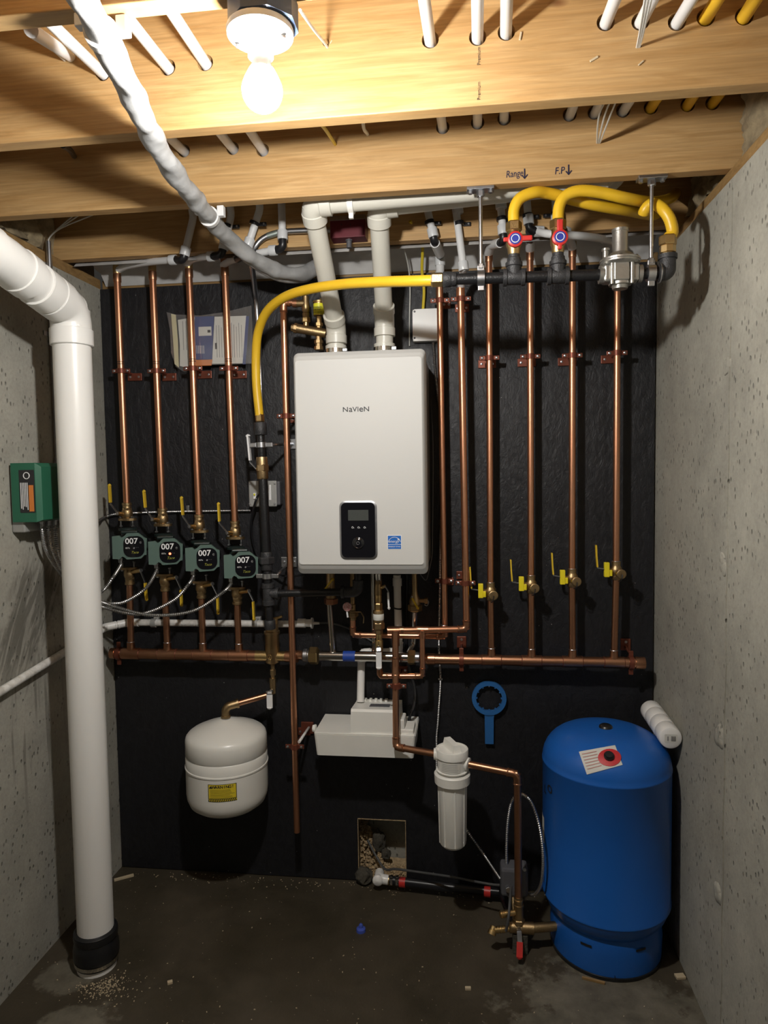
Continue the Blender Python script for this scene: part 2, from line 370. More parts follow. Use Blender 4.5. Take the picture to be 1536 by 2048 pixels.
def wet_streaks(n, c):
    """fan of damp runs on the left wall below the controller, slanting toward the room, and thin runs under it"""
    x = n.sep(); zc = n.math('SUBTRACT', x[2], 1.2)
    u = n.math('SUBTRACT', x[1], n.math('MULTIPLY', zc, 0.52))
    cv = n.t.nodes.new('ShaderNodeCombineXYZ'); n.t.links.new(n.math('MULTIPLY', u, 30.0), cv.inputs[0]); n.t.links.new(n.math('MULTIPLY', x[2], 5.0), cv.inputs[1])
    sk = n.noise(cv.outputs[0], 1.0, 5, 0.6, 0.5); lump = n.noise(n.map(), 9, 4)
    e = n.math('ADD', n.math('ABSOLUTE', n.math('ADD', u, 0.50)), n.math('MULTIPLY', n.math('SUBTRACT', lump, 0.5), 0.22))
    mu = n.ramp(e, [(0.10, (1, 1, 1)), (0.15, (0, 0, 0))])
    zt = n.math('ADD', x[2], n.math('MULTIPLY', n.math('SUBTRACT', sk, 0.5), 0.35))
    mz = n.ramp(n.math('DIVIDE', zt, 2.0), [(0.47, (0, 0, 0)), (0.53, (1, 1, 1)), (0.655, (1, 1, 1)), (0.685, (0, 0, 0))])
    fan = n.math('MULTIPLY', n.math('MULTIPLY', mu, mz), n.ramp(sk, [(0.40, (0.15, 0.15, 0.15)), (0.50, (1, 1, 1))]))
    cw = n.t.nodes.new('ShaderNodeCombineXYZ'); n.t.links.new(n.math('MULTIPLY', x[1], 42.0), cw.inputs[0]); n.t.links.new(n.math('MULTIPLY', x[2], 1.6), cw.inputs[1])
    th = n.ramp(n.noise(cw.outputs[0], 1.0, 3, 0.5, 0.4), [(0.56, (0, 0, 0)), (0.62, (1, 1, 1))])
    lo = n.math('MULTIPLY', n.ramp(n.math('DIVIDE', x[2], 2.0), [(0.22, (0, 0, 0)), (0.36, (1, 1, 1)), (0.50, (1, 1, 1)), (0.55, (0, 0, 0))]), n.ramp(n.math('ABSOLUTE', n.math('ADD', x[1], 0.60)), [(0.18, (1, 1, 1)), (0.28, (0, 0, 0))]))
    f = n.math('MAXIMUM', fan, n.math('MULTIPLY', n.math('MULTIPLY', th, lo), 0.7))
    return n.mix(n.math('MULTIPLY', f, 0.72), c, (0.085, 0.078, 0.062))
CONC_R = concrete('poured_concrete', (0.42, 0.405, 0.345))
CONC_L = concrete('poured_concrete_stained', (0.42, 0.405, 0.35), wet_streaks)
def floor_mat():
    n = NT('damp_slab'); x = n.sep()
    a = n.noise(n.map(), 2.2, 5, 0.6, 0.4); b = n.noise(n.map(), 12, 5, 0.65); f = n.noise(n.map(), 120, 3)
    c = n.ramp(a, [(0.3, (0.042, 0.034, 0.020)), (0.7, (0.080, 0.063, 0.040))])
    c = n.mix(0.5, c, n.ramp(b, [(0.3, (0.55, 0.55, 0.55)), (0.7, (1, 1, 1))]), 'MULTIPLY')
    # dry pale patches: one round the tank foot, one by the drain foot
    def patch(cx, cy, r):
        d = n.math('SQRT', n.math('ADD', n.math('POWER', n.math('SUBTRACT', x[0], cx), 2.0), n.math('POWER', n.math('SUBTRACT', x[1], cy), 2.0)))
        d = n.math('ADD', n.math('DIVIDE', d, r), n.math('MULTIPLY', n.math('SUBTRACT', n.noise(n.map(), 9, 6, 0.65), 0.5), 2.2))
        return n.ramp(d, [(0.80, (1, 1, 1)), (1.0, (0, 0, 0))])
    p = n.math('MAXIMUM', n.math('MAXIMUM', patch(0.44, -0.66, 0.34), patch(-1.31, -0.60, 0.09)), patch(-1.16, -0.80, 0.11))
    c = n.mix(n.math('MULTIPLY', p, 0.75), c, n.ramp(b, [(0.3, (0.10, 0.09, 0.065)), (0.7, (0.22, 0.20, 0.155))]))
    sp = n.voro(n.map(), 38); c = n.mix(n.ramp(sp, [(0.05, (1, 1, 1)), (0.08, (0, 0, 0))]), c, (0.24, 0.21, 0.15))
    bp = n.bump(f, 0.2, 0.003); bp = n.bump(b, 0.35, 0.008, bp)
    rr = n.ramp(a, [(0.35, (0.45, 0.45, 0.45)), (0.65, (0.75, 0.75, 0.75))])
    return n.out(c, rr, bp)
FLOORM = floor_mat()
def panel_mat():
    n = NT('black_painted_board'); a = n.noise(n.map((16, 1, 9)), 2.2, 6, 0.65, 1.5); b = n.noise(n.map((60, 1, 40)), 1.5, 4, 0.6, 0.8)
    c = n.ramp(a, [(0.3, (0.0085, 0.0085, 0.010)), (0.7, (0.017, 0.017, 0.020))])
    sp = n.voro(n.map(), 17); c = n.mix(n.ramp(sp, [(0.022, (1, 1, 1)), (0.034, (0, 0, 0))]), c, (0.30, 0.29, 0.27))
    bp = n.bump(a, 0.5, 0.006); bp = n.bump(b, 0.4, 0.003, bp)
    n.b.inputs['Specular IOR Level'].default_value = 0.42
    return n.out(c, 0.46, bp)
PANEL = panel_mat()

# ------------------------------------------------------------------ the setting
XL, XR = -1.445, 0.684
ZW, ZS, ZJ = 2.37, 2.41, 2.696
YB = -4.6
struct('floor', M().bb((XL-0.3, YB, -0.12), (XR+0.3, 0.35, 0)), FLOORM)
struct('wall_left', M().bb((XL-0.25, YB, 0), (XL, 0.24, ZW)), CONC_L)
wr = struct('wall_right', M().bb((XR, YB, 0), (XR+0.25, 0.24, ZW)), CONC_R)
# form seams and tie patches on the right wall
sy = QX(1458, 900, XR).y
part(wr, 'form_seam', M().strip([(XR-0.0008, sy + 0.004*math.sin(k*1.7), 0.002 + (ZW-0.01)*k/30) for k in range(31)], 0.006, 0.005, (0, 1, 0)), CONC_R)
for (px, py, s) in ((1452, 728, 1.3), (1444, 1128, 1.4), (1438, 1468, 1.7), (1434, 1778, 1.6)):
    c = QX(px, py, XR); m = M()
    for k in range(5):
        q = c + V((0, random.uniform(-.022, .012), random.uniform(-.016, .016))); m.lathe(q, (-1, 0, 0), [(-0.003, 0.015*s), (0.003, 0.012*s), (0.0055, 0.005*s), (0.006, 0)], 9)
    part(wr, 'tie_patch', m, CONC_R)
# back concrete wall with the knocked-out recess behind the panel cut-out
H0 = P(716, 1640, 0.0); H1 = P(811, 1638, 0.0)
hx0, hx1, hz = H0.x, H1.x, (H0.z + H1.z)/2
wb = M()
wb.bb((XL, 0.018, 0), (hx0-0.02, 0.24, ZW)).bb((hx1+0.03, 0.018, 0), (XR, 0.24, ZW)).bb((hx0-0.02, 0.018, hz+0.03), (hx1+0.03, 0.24, ZW)).bb((hx0-0.02, 0.13, 0), (hx1+0.03, 0.24, hz+0.03))
struct('wall_back', wb, CONC_R)
ZP = 2.368
pan = [(XL+0.004, 0.004), (hx0, 0.004), (hx0, hz), (hx1, hz), (hx1, 0.004), (XR-0.006, 0.004), (XR-0.006, ZP), (XL+0.004, ZP)]
pr = single('backing_board', M().prism(pan, (0, 0, 0), (1, 0, 0), (0, 0, 1), -0.018), PANEL, 'black painted board covering the whole back wall behind the pipes', 'board')
cut = M().strip([(hx0, -0.002, 0.004), (hx0, -0.002, hz), (hx1, -0.002, hz), (hx1, -0.002, 0.02)], 0.004, 0.003, (0, 1, 0))
cm = part(pr, 'cut_edge', cut, RUBBLE, 'raw broken edge of the square cut-out')
struct('ceiling', M().bb((XL-0.25, YB, ZJ), (XR+0.25, 0.24, ZJ+0.02)), OSB)
def slab(name, a, b, mat, label, cat, group=None): return single(name, M().bb(a, b, 0.003), mat, label, cat, group)
slab('sill_plate', (XL-0.13, YB, ZW+0.001), (XL-0.004, 0.02, ZS), SILLW, 'wooden sill plate on top of the left concrete wall', 'sill', 'sill plates')
slab('sill_plate', (XR+0.010, YB, ZW+0.001), (XR+0.14, 0.02, ZS), SILLW, 'wooden sill plate on top of the right concrete wall', 'sill', 'sill plates')
slab('sill_plate', (XL-0.004, 0.03, ZW+0.001), (XR+0.010, 0.17, ZS), SILLW, 'wooden sill plate on the back wall behind the white sheeting', 'sill', 'sill plates')
slab('rim_joist', (XL-0.168, YB, ZS), (XL-0.13, 0.2, ZJ), SILLW, 'rim board standing on the left sill at the joist ends', 'joist')
slab('rim_joist', (XR+0.14, YB, ZS), (XR+0.178, 0.2, ZJ), SILLW, 'rim board standing on the right sill at the joist ends', 'joist')
JY = [(-2.30, -2.262), (-1.89, -1.852), (-1.477, -1.439), (-1.068, -1.030), (-0.655, -0.617), (-0.240, -0.202)]
JL = ['pine ceiling joist overhead, second from the lamp joist toward the viewer', 'pine ceiling joist overhead, next to the lamp joist on the viewer side', 'pine ceiling joist carrying the lamp holder at the top of the photo', 'broad bright pine joist just behind the light bulb, printed Premium twice', 'pine joist marked Range and F.P in black marker, with two hanger rods', 'rearmost pine joist, behind the white vent elbows and black pipe clips']
# holes for the pipes: drilled as real holes with a boolean cutter, joist by joist
# ---- pipes through the joists: (x at y=-1.05, x at y=-0.636, material)
thru = []
for a, b, mt in (((860, 80), (885, 255), PEX), ((955, 75), (955, 246), PEX), ((1012, 65), (1008, 238), PEX), ((1212, 45), (1140, 230), PEX), ((1282, 44), (1190, 226), PEX), ((1355, 45), (1247, 222), PEX),
                 ((335, 135), (465, 297), PEX), ((410, 125), (525, 300), PEX), ((205, 146), (367, 302), PEX), ((1412, 36), (1302, 216), YPEX), ((1488, 34), (1375, 211), YPEX)):
    p = P(a[0], a[1], -1.068); q = P(b[0], b[1], -0.655); thru.append((p, q, mt))
thru.append((V((0.665, -1.068, 2.577)), P(1426, 206, -0.655), YPEX))
def lin(p, q, y): t = (y - p.y)/(q.y - p.y); return p + (q - p)*t
joists = []
for (ya, yb), lab, k in zip(JY, JL, range(9)):
    m = M().bb((XL-0.128, ya, ZS+0.0005), (XR+0.138, yb, ZJ-0.0005), 0.002)
    o = single('ceiling_joist', m, WOODS[(k+2) % 4], lab, 'joist', 'ceiling joists'); joists.append(o)
    if k in (3, 4):
        cu = M()
        for p, q, mt in thru:
            c = lin(p, q, (ya+yb)/2); d = (q - p).normalized()
            cu.cyl(c - V((0, 0.06, 0)), (0, 1, 0), 0.12, 0.0185, 20)
        if k == 3: cu.cyl(P(1275, 100, -1.05) - V((0, .06, 0)), (0, 1, 0), .12, .006, 10); cu.cyl(P(655, 95, -1.05) - V((0, .06, 0)), (0, 1, 0), .12, .008, 10)
        if k == 4: cu.cyl(P(1197, 288, -0.636) - V((0, .06, 0)), (0, 1, 0), .12, .006, 10)
        me = cu.mesh('cut', WOODS[0]); co = link('cut', me)
        md = o.modifiers.new('holes', 'BOOLEAN'); md.operation = 'DIFFERENCE'; md.object = co; md.solver = 'EXACT'
        dg = bpy.context.evaluated_depsgraph_get(); nm = bpy.data.meshes.new_from_object(o.evaluated_get(dg)); o.modifiers.clear(); o.data = nm; bpy.data.objects.remove(co)
# joist lettering
J2o, J3o = joists[3], joists[4]
for (px, py) in ((958, 112), (958, 182)):
    part(J2o, 'printed_word', text('Premium', 0.0105, P(px, py, -1.0685), (0, 0, 1), (-1, 0, 0)), INK, 'grade stamp reading Premium, printed sideways')
for px, py, L_, a_ in ((1041, 72, .020, .2), (1188, 118, .022, 1.1), (1282, 126, .016, .9), (662, 84, .010, .6)):
    part(J2o, 'torn_splinter', M().box(P(px, py, -1.0695), (L_*.22, .003, L_*.85), .001, Matrix.Rotation(a_, 3, "Y")), CHIP)
rx = (P(1045, 345, -.656) - P(1018, 350, -.656)).normalized()
part(J3o, 'marker_writing', text('Range', 0.026, P(1029, 348, -0.6555), (1, 0, 0.03), (0, 0, 1), shear=0.12, sx=0.74, bold=.006), INKB, 'handwritten word Range')
part(J3o, 'marker_writing', text('F.P', 0.026, P(1119, 342, -0.6555), (1, 0, 0.03), (0, 0, 1), shear=0.12, sx=0.85, bold=.008), INKB, 'handwritten letters F.P')
for px, py in ((1049, 347), (1137, 339)):
    c = P(px, py, -0.657); m = M(); h = 0.013
    m.strip([c + V((0, 0, h)), c - V((0, 0, h))], 0.003, 0.0008, (1, 0, 0)); m.strip([c + V((-.007, 0, -.004)), c - V((0, 0, h)), c + V((.008, 0, -.003))], 0.003, 0.0008, (.5, 0, .5)); part(J3o, 'marker_arrow', m, INKB, 'handwritten arrow pointing down')

for i, (p, q, mt) in enumerate(thru):
    if mt is YPEX:
        lab = ['yellow flexible line through the joists, leftmost of three at upper right', 'yellow flexible line through the joists, middle of three at upper right', 'yellow flexible line through the joists, nearest the right wall'][i-9]
        e = lin(p, q, -0.26)
        single('yellow_gas_line', M().tube([lin(p, q, -1.75), p, q, e], 0.0135, 14), mt, lab, 'pipe', 'yellow lines through the joists')
# ---- insulation batts in the joist bays at both sills
def batt(name, x0, x1, y0, y1, z0, z1, label, g):
    m = M(); nx, ny, nz = 5, 8, 8; vs_ = []; 
    bm = bmesh.new(); bmesh.ops.create_cube(bm, size=1); bmesh.ops.subdivide_edges(bm, edges=bm.edges[:], cuts=20, use_grid_fill=True)
    c = V(((x0+x1)/2, (y0+y1)/2, (z0+z1)/2)); s = V((x1-x0, y1-y0, z1-z0))
    for v in bm.verts:
        p = V((v.co.x*s.x, v.co.y*s.y, v.co.z*s.z)) + c; n = noise.noise_vector(p*14)*0.024 + noise.noise_vector(p*40)*0.014 + noise.noise_vector(p*95)*0.008
        if abs(v.co.x) > 0.49: n = V((n.x, 0, 0))*0.8 + n*0.2
        v.co = p + V((n.x, n.y*0.3, n.z*0.4))
    bm.verts.index_update(); m._add([v.co for v in bm.verts], [[v.index for v in f.verts] for f in bm.faces], True); bm.free()
    return single(name, m, BATT, label, 'insulation', g)
for (a, b), nm in (((-1.02, -0.665), 'behind the bright joist'), ((-0.607, -0.25), 'behind the joist with marker writing'), ((-1.429, -1.078), 'beside the lamp joist')):
    batt('insulation_batt', XR+0.026, XR+0.112, a+0.012, b-0.012, ZS+0.012, ZJ-0.02, 'brown fibrous insulation batt on the right sill ' + nm, 'insulation batts')
    batt('insulation_batt', XL-0.102, XL-0.02, a+0.012, b-0.012, ZS+0.012, ZJ-0.02, 'brown fibrous insulation batt on the left sill ' + nm, 'insulation batts')
# ---- white sheeting tucked between the rear joist and the wall
m = M(); NX, NY = 220, 22; vs_ = []
xa, xb = XL+0.015, XR-0.02
for i in range(NX+1):
    for j in range(NY+1):
        s, t = i/NX, j/NY; x = xa + (xb-xa)*s
        y = -0.2 + 0.224*t; z = ZS - 0.012 - 0.014*t*t*t + 0.062*math.sin(math.pi*t)**.8 * (0.86 + 0.14*math.sin(x*9))
        nn = noise.noise(V((x*7, y*12, 0.3)))*0.016 + noise.noise(V((x*22 + y*30, y*20, 1.3)))*0.011 + noise.noise(V((x*50 - y*40, y*60, 2.3)))*0.005
        vs_.append(V((x, y + (noise.noise(V((x*9, y*9, 5)))*0.010 + noise.noise(V((x*26 + t*7, t*5, 8)))*0.018 + noise.noise(V((x*60 - t*9, t*9, 3)))*0.008)*math.sin(math.pi*t), min(z + nn*math.sin(math.pi*t), 2.402 + .085*math.sin(math.pi*t)))))
m._add(vs_, [[i*(NY+1)+j, (i+1)*(NY+1)+j, (i+1)*(NY+1)+j+1, i*(NY+1)+j+1] for i in range(NX) for j in range(NY)], True)
single('vapour_sheet', m, SHEET, 'crumpled white plastic sheeting along the top of the black board', 'sheet')

# ------------------------------------------------------------------ fitting helpers
ZV = V((0, 0, 1)); XV = V((1, 0, 0)); YV = V((0, 1, 0))
def ringc(root, name, p, d, L, r, mat, label=None, n=18):
    """a short collar centred on p"""
    d = V(d).normalized(); return part(root, name, M().lathe(V(p) - d*L/2, d, [(0, r*.96), (L*.08, r), (L*.92, r), (L, r*.96)], n), mat, label)
def bead(root, p, d, r, mat=None):
    return part(root, 'solder_joint', M().torus(p, d, r, 0.0016, 16, 6), mat or ZNC)
def run(root, pts, r, mat, emat=None, bend=None, pname='pipe', ename='elbow', ext=0.016, k=1.14, n=14):
    """straight pipes with a separate elbow fitting at each corner"""
    pts = [V(p) for p in pts]; bend = bend or r*1.5
    cuts = [pts[0]]
    for i in range(1, len(pts)-1):
        a = (pts[i-1]-pts[i]); b = (pts[i+1]-pts[i]); la, lb = a.length, b.length; a.normalize(); b.normalize()
        e = [pts[i] + a*min(bend+ext, la*.48), pts[i], pts[i] + b*min(bend+ext, lb*.48)]
        part(root, ename, M().tube(fil(e, bend, 7), r*k, n), emat or mat)
        for q, dd in ((e[0], a), (e[2], b)):
            part(root, 'elbow_rim' if ename == 'elbow' else ename + '_rim', M().lathe(q - dd*0.006, dd, [(0, r*k), (0.001, r*k*1.06), (0.006, r*k*1.06), (0.0065, r*1.0)], n), emat or mat)
    segs = []
    for a, b in zip(pts, pts[1:]): part(root, pname, M().rod(a, b, r, n), mat)
def clamp(root, p, d, r, wall_y=0.0, plate=None, pw=0.052, ear=XV, up_plate=0.0):
    """split-ring pipe clamp on a wall plate"""
    p = V(p); d = V(d).normalized(); ear = V(ear)
    m = M().lathe(p - d*0.009, d, [(0, r+.001), (0, r+.004), (0.018, r+.004), (0.018, r+.001)], 18)
    for s in (-1, 1): m.box(p + ear*s*(r+.013), [abs(ear[i])*.022 + abs(d[i])*.016 + (0.006 if i == 1 else 0) for i in range(3)], 0.002)
    c = part(root, 'clamp', m, COPP)
    for s in (-1, 1): part(c, 'clamp_screw', M().lathe(p + ear*s*(r+.014) + V((0, -.003, 0)), (0, -1, 0), [(0, .0055), (.003, .005), (.0045, .002), (.0046, 0)], 8), ZNC)
    pl = V(plate) if plate is not None else V((p.x, wall_y, p.z - up_plate))
    mp = M().box(pl + V((0, -.004, 0)), (pw, .008, .03), .0015); mp.rod((p.x, p.y + r, p.z), (p.x, wall_y-.002, p.z), .005, 8)
    w = part(root, 'wall_plate', mp, COPP)
    for s in (-1, 1): part(w, 'plate_screw', M().lathe(pl + V((s*pw*.3, -.008, 0)), (0, -1, 0), [(0, .005), (.002, .0045), (.003, 0)], 8), ZNC)
def flex(pts, r, step=0.0034, amp=0.17, n=9):
    """spiral-armoured cable: ribbed tube"""
    q = resample(smooth_path(pts, 12), step); return M().tube(q, [r*(1 - amp if i % 2 else 1 + amp) for i in range(len(q))], n)

# ------------------------------------------------------------------ light fixture
LX, LY = P(515, 62, -1.46).x + 0.004, -1.458
b0 = 2.3600
L = thing('lamp_holder', 'white porcelain lamp holder with a glowing bulb under a ceiling joist', 'lamp', (LX, LY, 2.2))
part(L, 'ceiling_box', M().lathe((LX+.006, LY, b0+.001), ZV, [(0, .054), (.002, .058), (.047, .058), (.0475, .05)], 8, flat=True), BLUEBOX, 'blue-grey octagonal ceiling box')
b0 = 2.3600
part(L, 'holder_base', M().lathe((LX, LY, b0), -ZV, [(0, .050), (.0, .0545), (.004, .0555), (.010, .0545), (.013, .050), (.015, .042), (.018, .029), (.024, .0225), (.044, .0210), (.0445, .016)], 36), CERAM)
for s, a in ((-1, .3), (1, .1)):
    sc = part(L, 'mounting_screw', M().lathe((LX + s*.040, LY - .018*s*0.3, b0-.0185), -ZV, [(0, .005), (.003, .0045), (.004, 0)], 10), ZNC)
ZB = 2.228
bulb_on = pm('lit_bulb', (1, 1, 1), 0.4, emit=(1.0, 0.975, 0.93), es=BULB_STRENGTH)
_nt = bulb_on.node_tree; _z = _nt.nodes.new('ShaderNodeSeparateXYZ'); _nt.links.new(_nt.nodes['Texture Coordinate'].outputs['Object'], _z.inputs[0])
_mr = _nt.nodes.new('ShaderNodeMapRange'); _mr.inputs['From Min'].default_value = .050; _mr.inputs['From Max'].default_value = .090; _mr.inputs['To Min'].default_value = BULB_STRENGTH; _mr.inputs['To Max'].default_value = BULB_STRENGTH*.25
_nt.links.new(_z.outputs[2], _mr.inputs[0]); _nt.links.new(_mr.outputs[0], _nt.nodes['Principled BSDF'].inputs['Emission Strength'])   # LED: brightest at the dome tip, dimmer toward the neck
bl = part(L, 'light_bulb', M().lathe((LX+.001, LY, ZB), ZV, [(.066, .0215), (.076, .0165), (.088, .0145), (.096, .0140)], 24), CERAM, 'white plastic neck of the LED bulb')
gl = [(0.0, 0.0)] + [((.0335 - .0335*math.cos(math.radians(a))), .0335*math.sin(math.radians(a))) for a in range(15, 116, 10)] + [(.054, .0275), (.066, .0215)]
part(bl, 'glowing_dome', M().lathe((LX+.001, LY, ZB), ZV, gl, 28), bulb_on, 'lit dome of the bulb')

# ------------------------------------------------------------------ wires through the joists
def wires(name, paths, mat, r, label, cat='wire'):
    m = M()
    t = thing(name, label, cat, paths[0][0])
    for p in paths: part(t, 'strand', M().tube(smooth_path(p, 6), r, 6), mat)
    return t
a = P(1275, 100, -1.068)
wires('cable_pair', [[P(1300 + k*7, -20, -1.40), P(1290 + k*5, 30, -1.25), a + V((k*.003, -.01, .004)), a + V((k*.002, .05, .0)), P(1215 + k*12, 215, -0.85), P(1197+k*3, 285, -.66), P(1197, 289, -.60)] for k in (-1, 0, 1)], WIRE, 0.0022, 'thin white low-voltage wires threaded through two joists at upper right')
a = P(655, 95, -1.066)
wires('cable_pair', [[P(600, 20, -1.40), P(628, 60, -1.2), a, a + V((0, .05, 0))]], WIRE, 0.003, 'single white cable entering a drilled hole right of the lamp')
wires('cable_pair', [[P(70, 68, -1.41), P(128, 120, -1.075), P(140, 132, -1.06)]], WIRE, 0.0025, 'thin pale wire crossing to the bright joist at top left')
single('black_stub_cable', M().tube(smooth_path([P(125, 290, -1.0), P(140, 300, -.80), P(148, 312, -.66)], 6), .008, 8), BLKP, 'short black cable behind the bright joist at far left', 'cable')
a = P(670, 288, -.66); single('yellow_jacket_cable', M().tube(smooth_path([P(640, 245, -1.0), P(655, 265, -.82), a, a + V((0, .04, .01))], 6), .0045, 8), ROMEX, 'short yellowish cable entering the joist behind the bulb', 'cable')
a = P(735, 268, -.66); single('white_jacket_cable', M().tube(smooth_path([P(725, 235, -.95), P(728, 258, -.8), a, a + V((0, .04, .0))], 6), .0045, 8), WIRE, 'short white cable curling into the joist right of the bulb', 'cable')

# ------------------------------------------------------------------ grey wrapped hose on the ceiling
hp = [QZ(110, -120, 2.385), QZ(170, 0, 2.382), QZ(205, 70, 2.380), QZ(270, 200, 2.378), QZ(303, 270, 2.376), QZ(345, 340, 2.378), QZ(405, 417, 2.379), P(448, 468, -.50), P(500, 512, -.36), P(555, 541, -.24), P(605, 548, -.14), P(634, 530, -.06), P(640, 520, 0.0)]
hq = resample(smooth_path(hp, 14), 0.008)
hr = [0.0245*(1 + 0.05*math.sin(i*0.45 + math.sin(i*.11)*3) + 0.05*noise.noise(V((i*.3, 0, 0)))) for i in range(len(hq))]
hz_ = thing('wrapped_hose', 'thick grey cloth-wrapped hose crossing the ceiling diagonally to the back wall', 'hose', hp[6] - V((0, 0, .03)))
hm = M().tube(hq, hr, 28)
for i in range(len(hq)*28):
    a_ = (i % 28)/28*2*math.pi; l_ = (i//28)*.008; hm.v[i] = hm.v[i] + (hm.v[i] - hq[i//28])*(.09*math.sin(a_*2 + l_*38) + .07*noise.noise(V((math.cos(a_)*1.6, math.sin(a_)*1.6, l_*26))))
part(hz_, 'hose_body', hm, WRAP)
h2 = [P(455, 480, -.46), P(505, 524, -.32), P(560, 554, -.2), P(607, 556, -.10), P(625, 545, -.03)]
part(hz_, 'inner_hose', M().tube(resample(smooth_path(h2, 12), .012), .017, 12), WRAP)
for c0, c1 in ((QZ(196, 50, 2.380), QZ(214, 88, 2.380)), (QZ(398, 408, 2.379), QZ(412, 426, 2.379))):
    c = (c0+c1)/2; d = (c1-c0).normalized(); c.y = -1.458 if c.y < -1 else -.636
    # snap to the hose centre line
    q = min(hq, key=lambda p: abs(p.y - c.y)); side = d.cross(ZV).normalized()
    m = M().lathe(q - d*.008, d, [(0, .026), (0, .0295), (.016, .0295), (.016, .026)], 22)
    m.box(q + side*.036 + V((0, 0, .014)), (.020, .020, .030), .002); m.box(q - side*.034 + V((0, 0, .018)), (.016, .018, .022), .002)
    part(hz_, 'hose_strap', m, PEX, 'white plastic strap screwed under a joist')

# ------------------------------------------------------------------ PEX lines dropping from the joists in front of the rear joist
def pexdrop(i, xpx, zpx_elbow, label, y=-.268, clip=True, clip_side=1, clip_py=None, coll=None):
    """thru pipe i continued to a vertical drop in front of the rear joist"""
    p, q, mt = thru[i]
    bot = P(xpx[1], zpx_elbow, y); top = V((bot.x + (P(xpx[0], 415, y).x - bot.x), y, 2.53))
    t = thing('pex_pipe', label, 'pipe', bot, 'white plastic water lines')
    path = [lin(p, q, -1.75), p, lin(p, q, -.60), V((top.x, y-.02, 2.573)), V((top.x, y, 2.52)), bot]
    part(t, 'pipe', M().tube(fil(path, .05, 6), .0125, 14), PEX)
    d = (bot - V((top.x, y, 2.52))).normalized()
    ringc(t, 'collar', bot + d*-.004, d, .030, .0175, COLLAR)
    if coll: ringc(t, 'collar', P(xpx[0] + (xpx[1]-xpx[0])*.3, coll, y), d, .030, .0185, COLLAR)
    if clip:
        cp = P((xpx[0]+xpx[1])/2, clip_py or 440, y); m = M().lathe(cp - d*.006, d, [(0, .0128), (0, .0165), (.012, .0165), (.012, .0128)], 16)
        m.box(cp + V((clip_side*.026, .012, 0)), (.026, .008, .013), .002); cl = part(t, 'pipe_clip', m, BLKP, 'black plastic pipe clip')
        part(cl, 'clip_screw', M().lathe(cp + V((clip_side*.031, .008, 0)), -YV, [(0, .004), (.003, .003), (.0032, 0)], 8), ZNC)
    return t, bot
def elbow_fit(t, pts, r=.0135):
    part(t, 'elbow', M().tube(fil(pts, .016, 6), r, 12), BLKP, 'black plastic elbow')
# left group (feeds the four pump risers)
LR = [((232, 545), (252, 1008)), ((302, 540), (323, 1018)), ((374, 535), (396, 1033)), ((445, 532), (469, 1045))]
YP = -0.09
t, b = pexdrop(8, (386, 370), 505, 'white plastic line dropping to a black elbow above the third left copper riser', clip=False)
e = P(352, 519, -.245); elbow_fit(t, [b + V((0, 0, .004)), P(366, 521, -.268), e]); ringc(t, 'collar', P(346, 520, -.24), (-1, .1, 0), .026, .0175, COLLAR)
part(t, 'side_pipe', M().tube(smooth_path([P(345, 520, -.24), P(300, 524, -.19), P(258, 531, -.13), P(242, 537, -.10), P(233, 543, YP)], 8), .0125, 12), PEX)
t, b = pexdrop(6, (462, 448), 493, 'white plastic line dropping to a black elbow left of the wrapped hose', clip=True, clip_side=1, clip_py=452)
elbow_fit(t, [b, P(442, 510, -.268), P(425, 513, -.25)]); ringc(t, 'collar', P(422, 513, -.245), (-1, .1, 0), .024, .0175, COLLAR)
part(t, 'side_pipe', M().tube(smooth_path([P(420, 513, -.245), P(400, 515, -.20), P(382, 520, -.13), P(374, 530, YP)], 8), .0125, 12), PEX)
t, b = pexdrop(7, (520, 497), 488, 'white plastic line slanting down behind the wrapped hose', y=-.305, clip=True, clip_side=1, clip_py=447)
elbow_fit(t, [b, P(491, 508, -.30), P(475, 518, -.22)])
part(t, 'side_pipe', M().tube(smooth_path([P(480, 517, -.21), P(462, 521, -.16), P(446, 530, YP)], 8), .0125, 12), PEX)
t = thing('pex_pipe', 'white plastic line with black elbow in front of the bent steel conduit', 'pipe', P(566, 494, -.300), 'white plastic water lines')
part(t, 'pipe', M().rod(P(563, 405, -.300), P(565, 478, -.300), .0125), PEX); elbow_fit(t, [P(565, 474, -.300), P(566, 496, -.300), P(552, 500, -.285)])
ringc(t, 'collar', P(565, 470, -.300), ZV, .03, .0175, COLLAR); ringc(t, 'collar', P(546, 501, -.282), (-1, .1, 0), .026, .0175, COLLAR)
part(t, 'side_pipe', M().tube(smooth_path([P(548, 501, -.282), P(530, 504, -.272), P(516, 507, -.262)], 8), .0125, 12), PEX)
# right group
t, b = pexdrop(0, (852, 866), 468, 'white plastic line leading down to the left one of two domestic copper pipes', clip_side=1, clip_py=445)
elbow_fit(t, [b, P(868, 481, -.268), P(872, 490, -.235)]); part(t, 'fitting', M().tube([P(870, 486, -.25), P(880, 508, -.15)], .0165, 14), PEX, 'white tee fitting')
elbow_fit(t, [P(879, 503, -.16), P(880, 514, YP), P(880, 526, YP)]); part(t, 'stub', M().rod(P(880, 520, YP), P(880, 556, YP), .0155), PEX); ringc(t, 'collar', P(880, 523, YP), ZV, .030, .0185, COLLAR); ringc(t, 'collar', P(880, 552, YP), ZV, .026, .018, COLLAR)
t, b = pexdrop(1, (910, 927), 535, 'straight white plastic line meeting the right one of two domestic copper pipes', y=-.255, clip_side=1, clip_py=447, coll=418)
part(t, 'stub', M().tube([b, P(924, 556, -.16), P(922, 575, -.128)], .0125, 12), PEX)
t, b = pexdrop(2, (1000, 1006), 462, 'white plastic line with black elbow left of the first red-handled gas valve', clip_side=1, clip_py=438, coll=408)
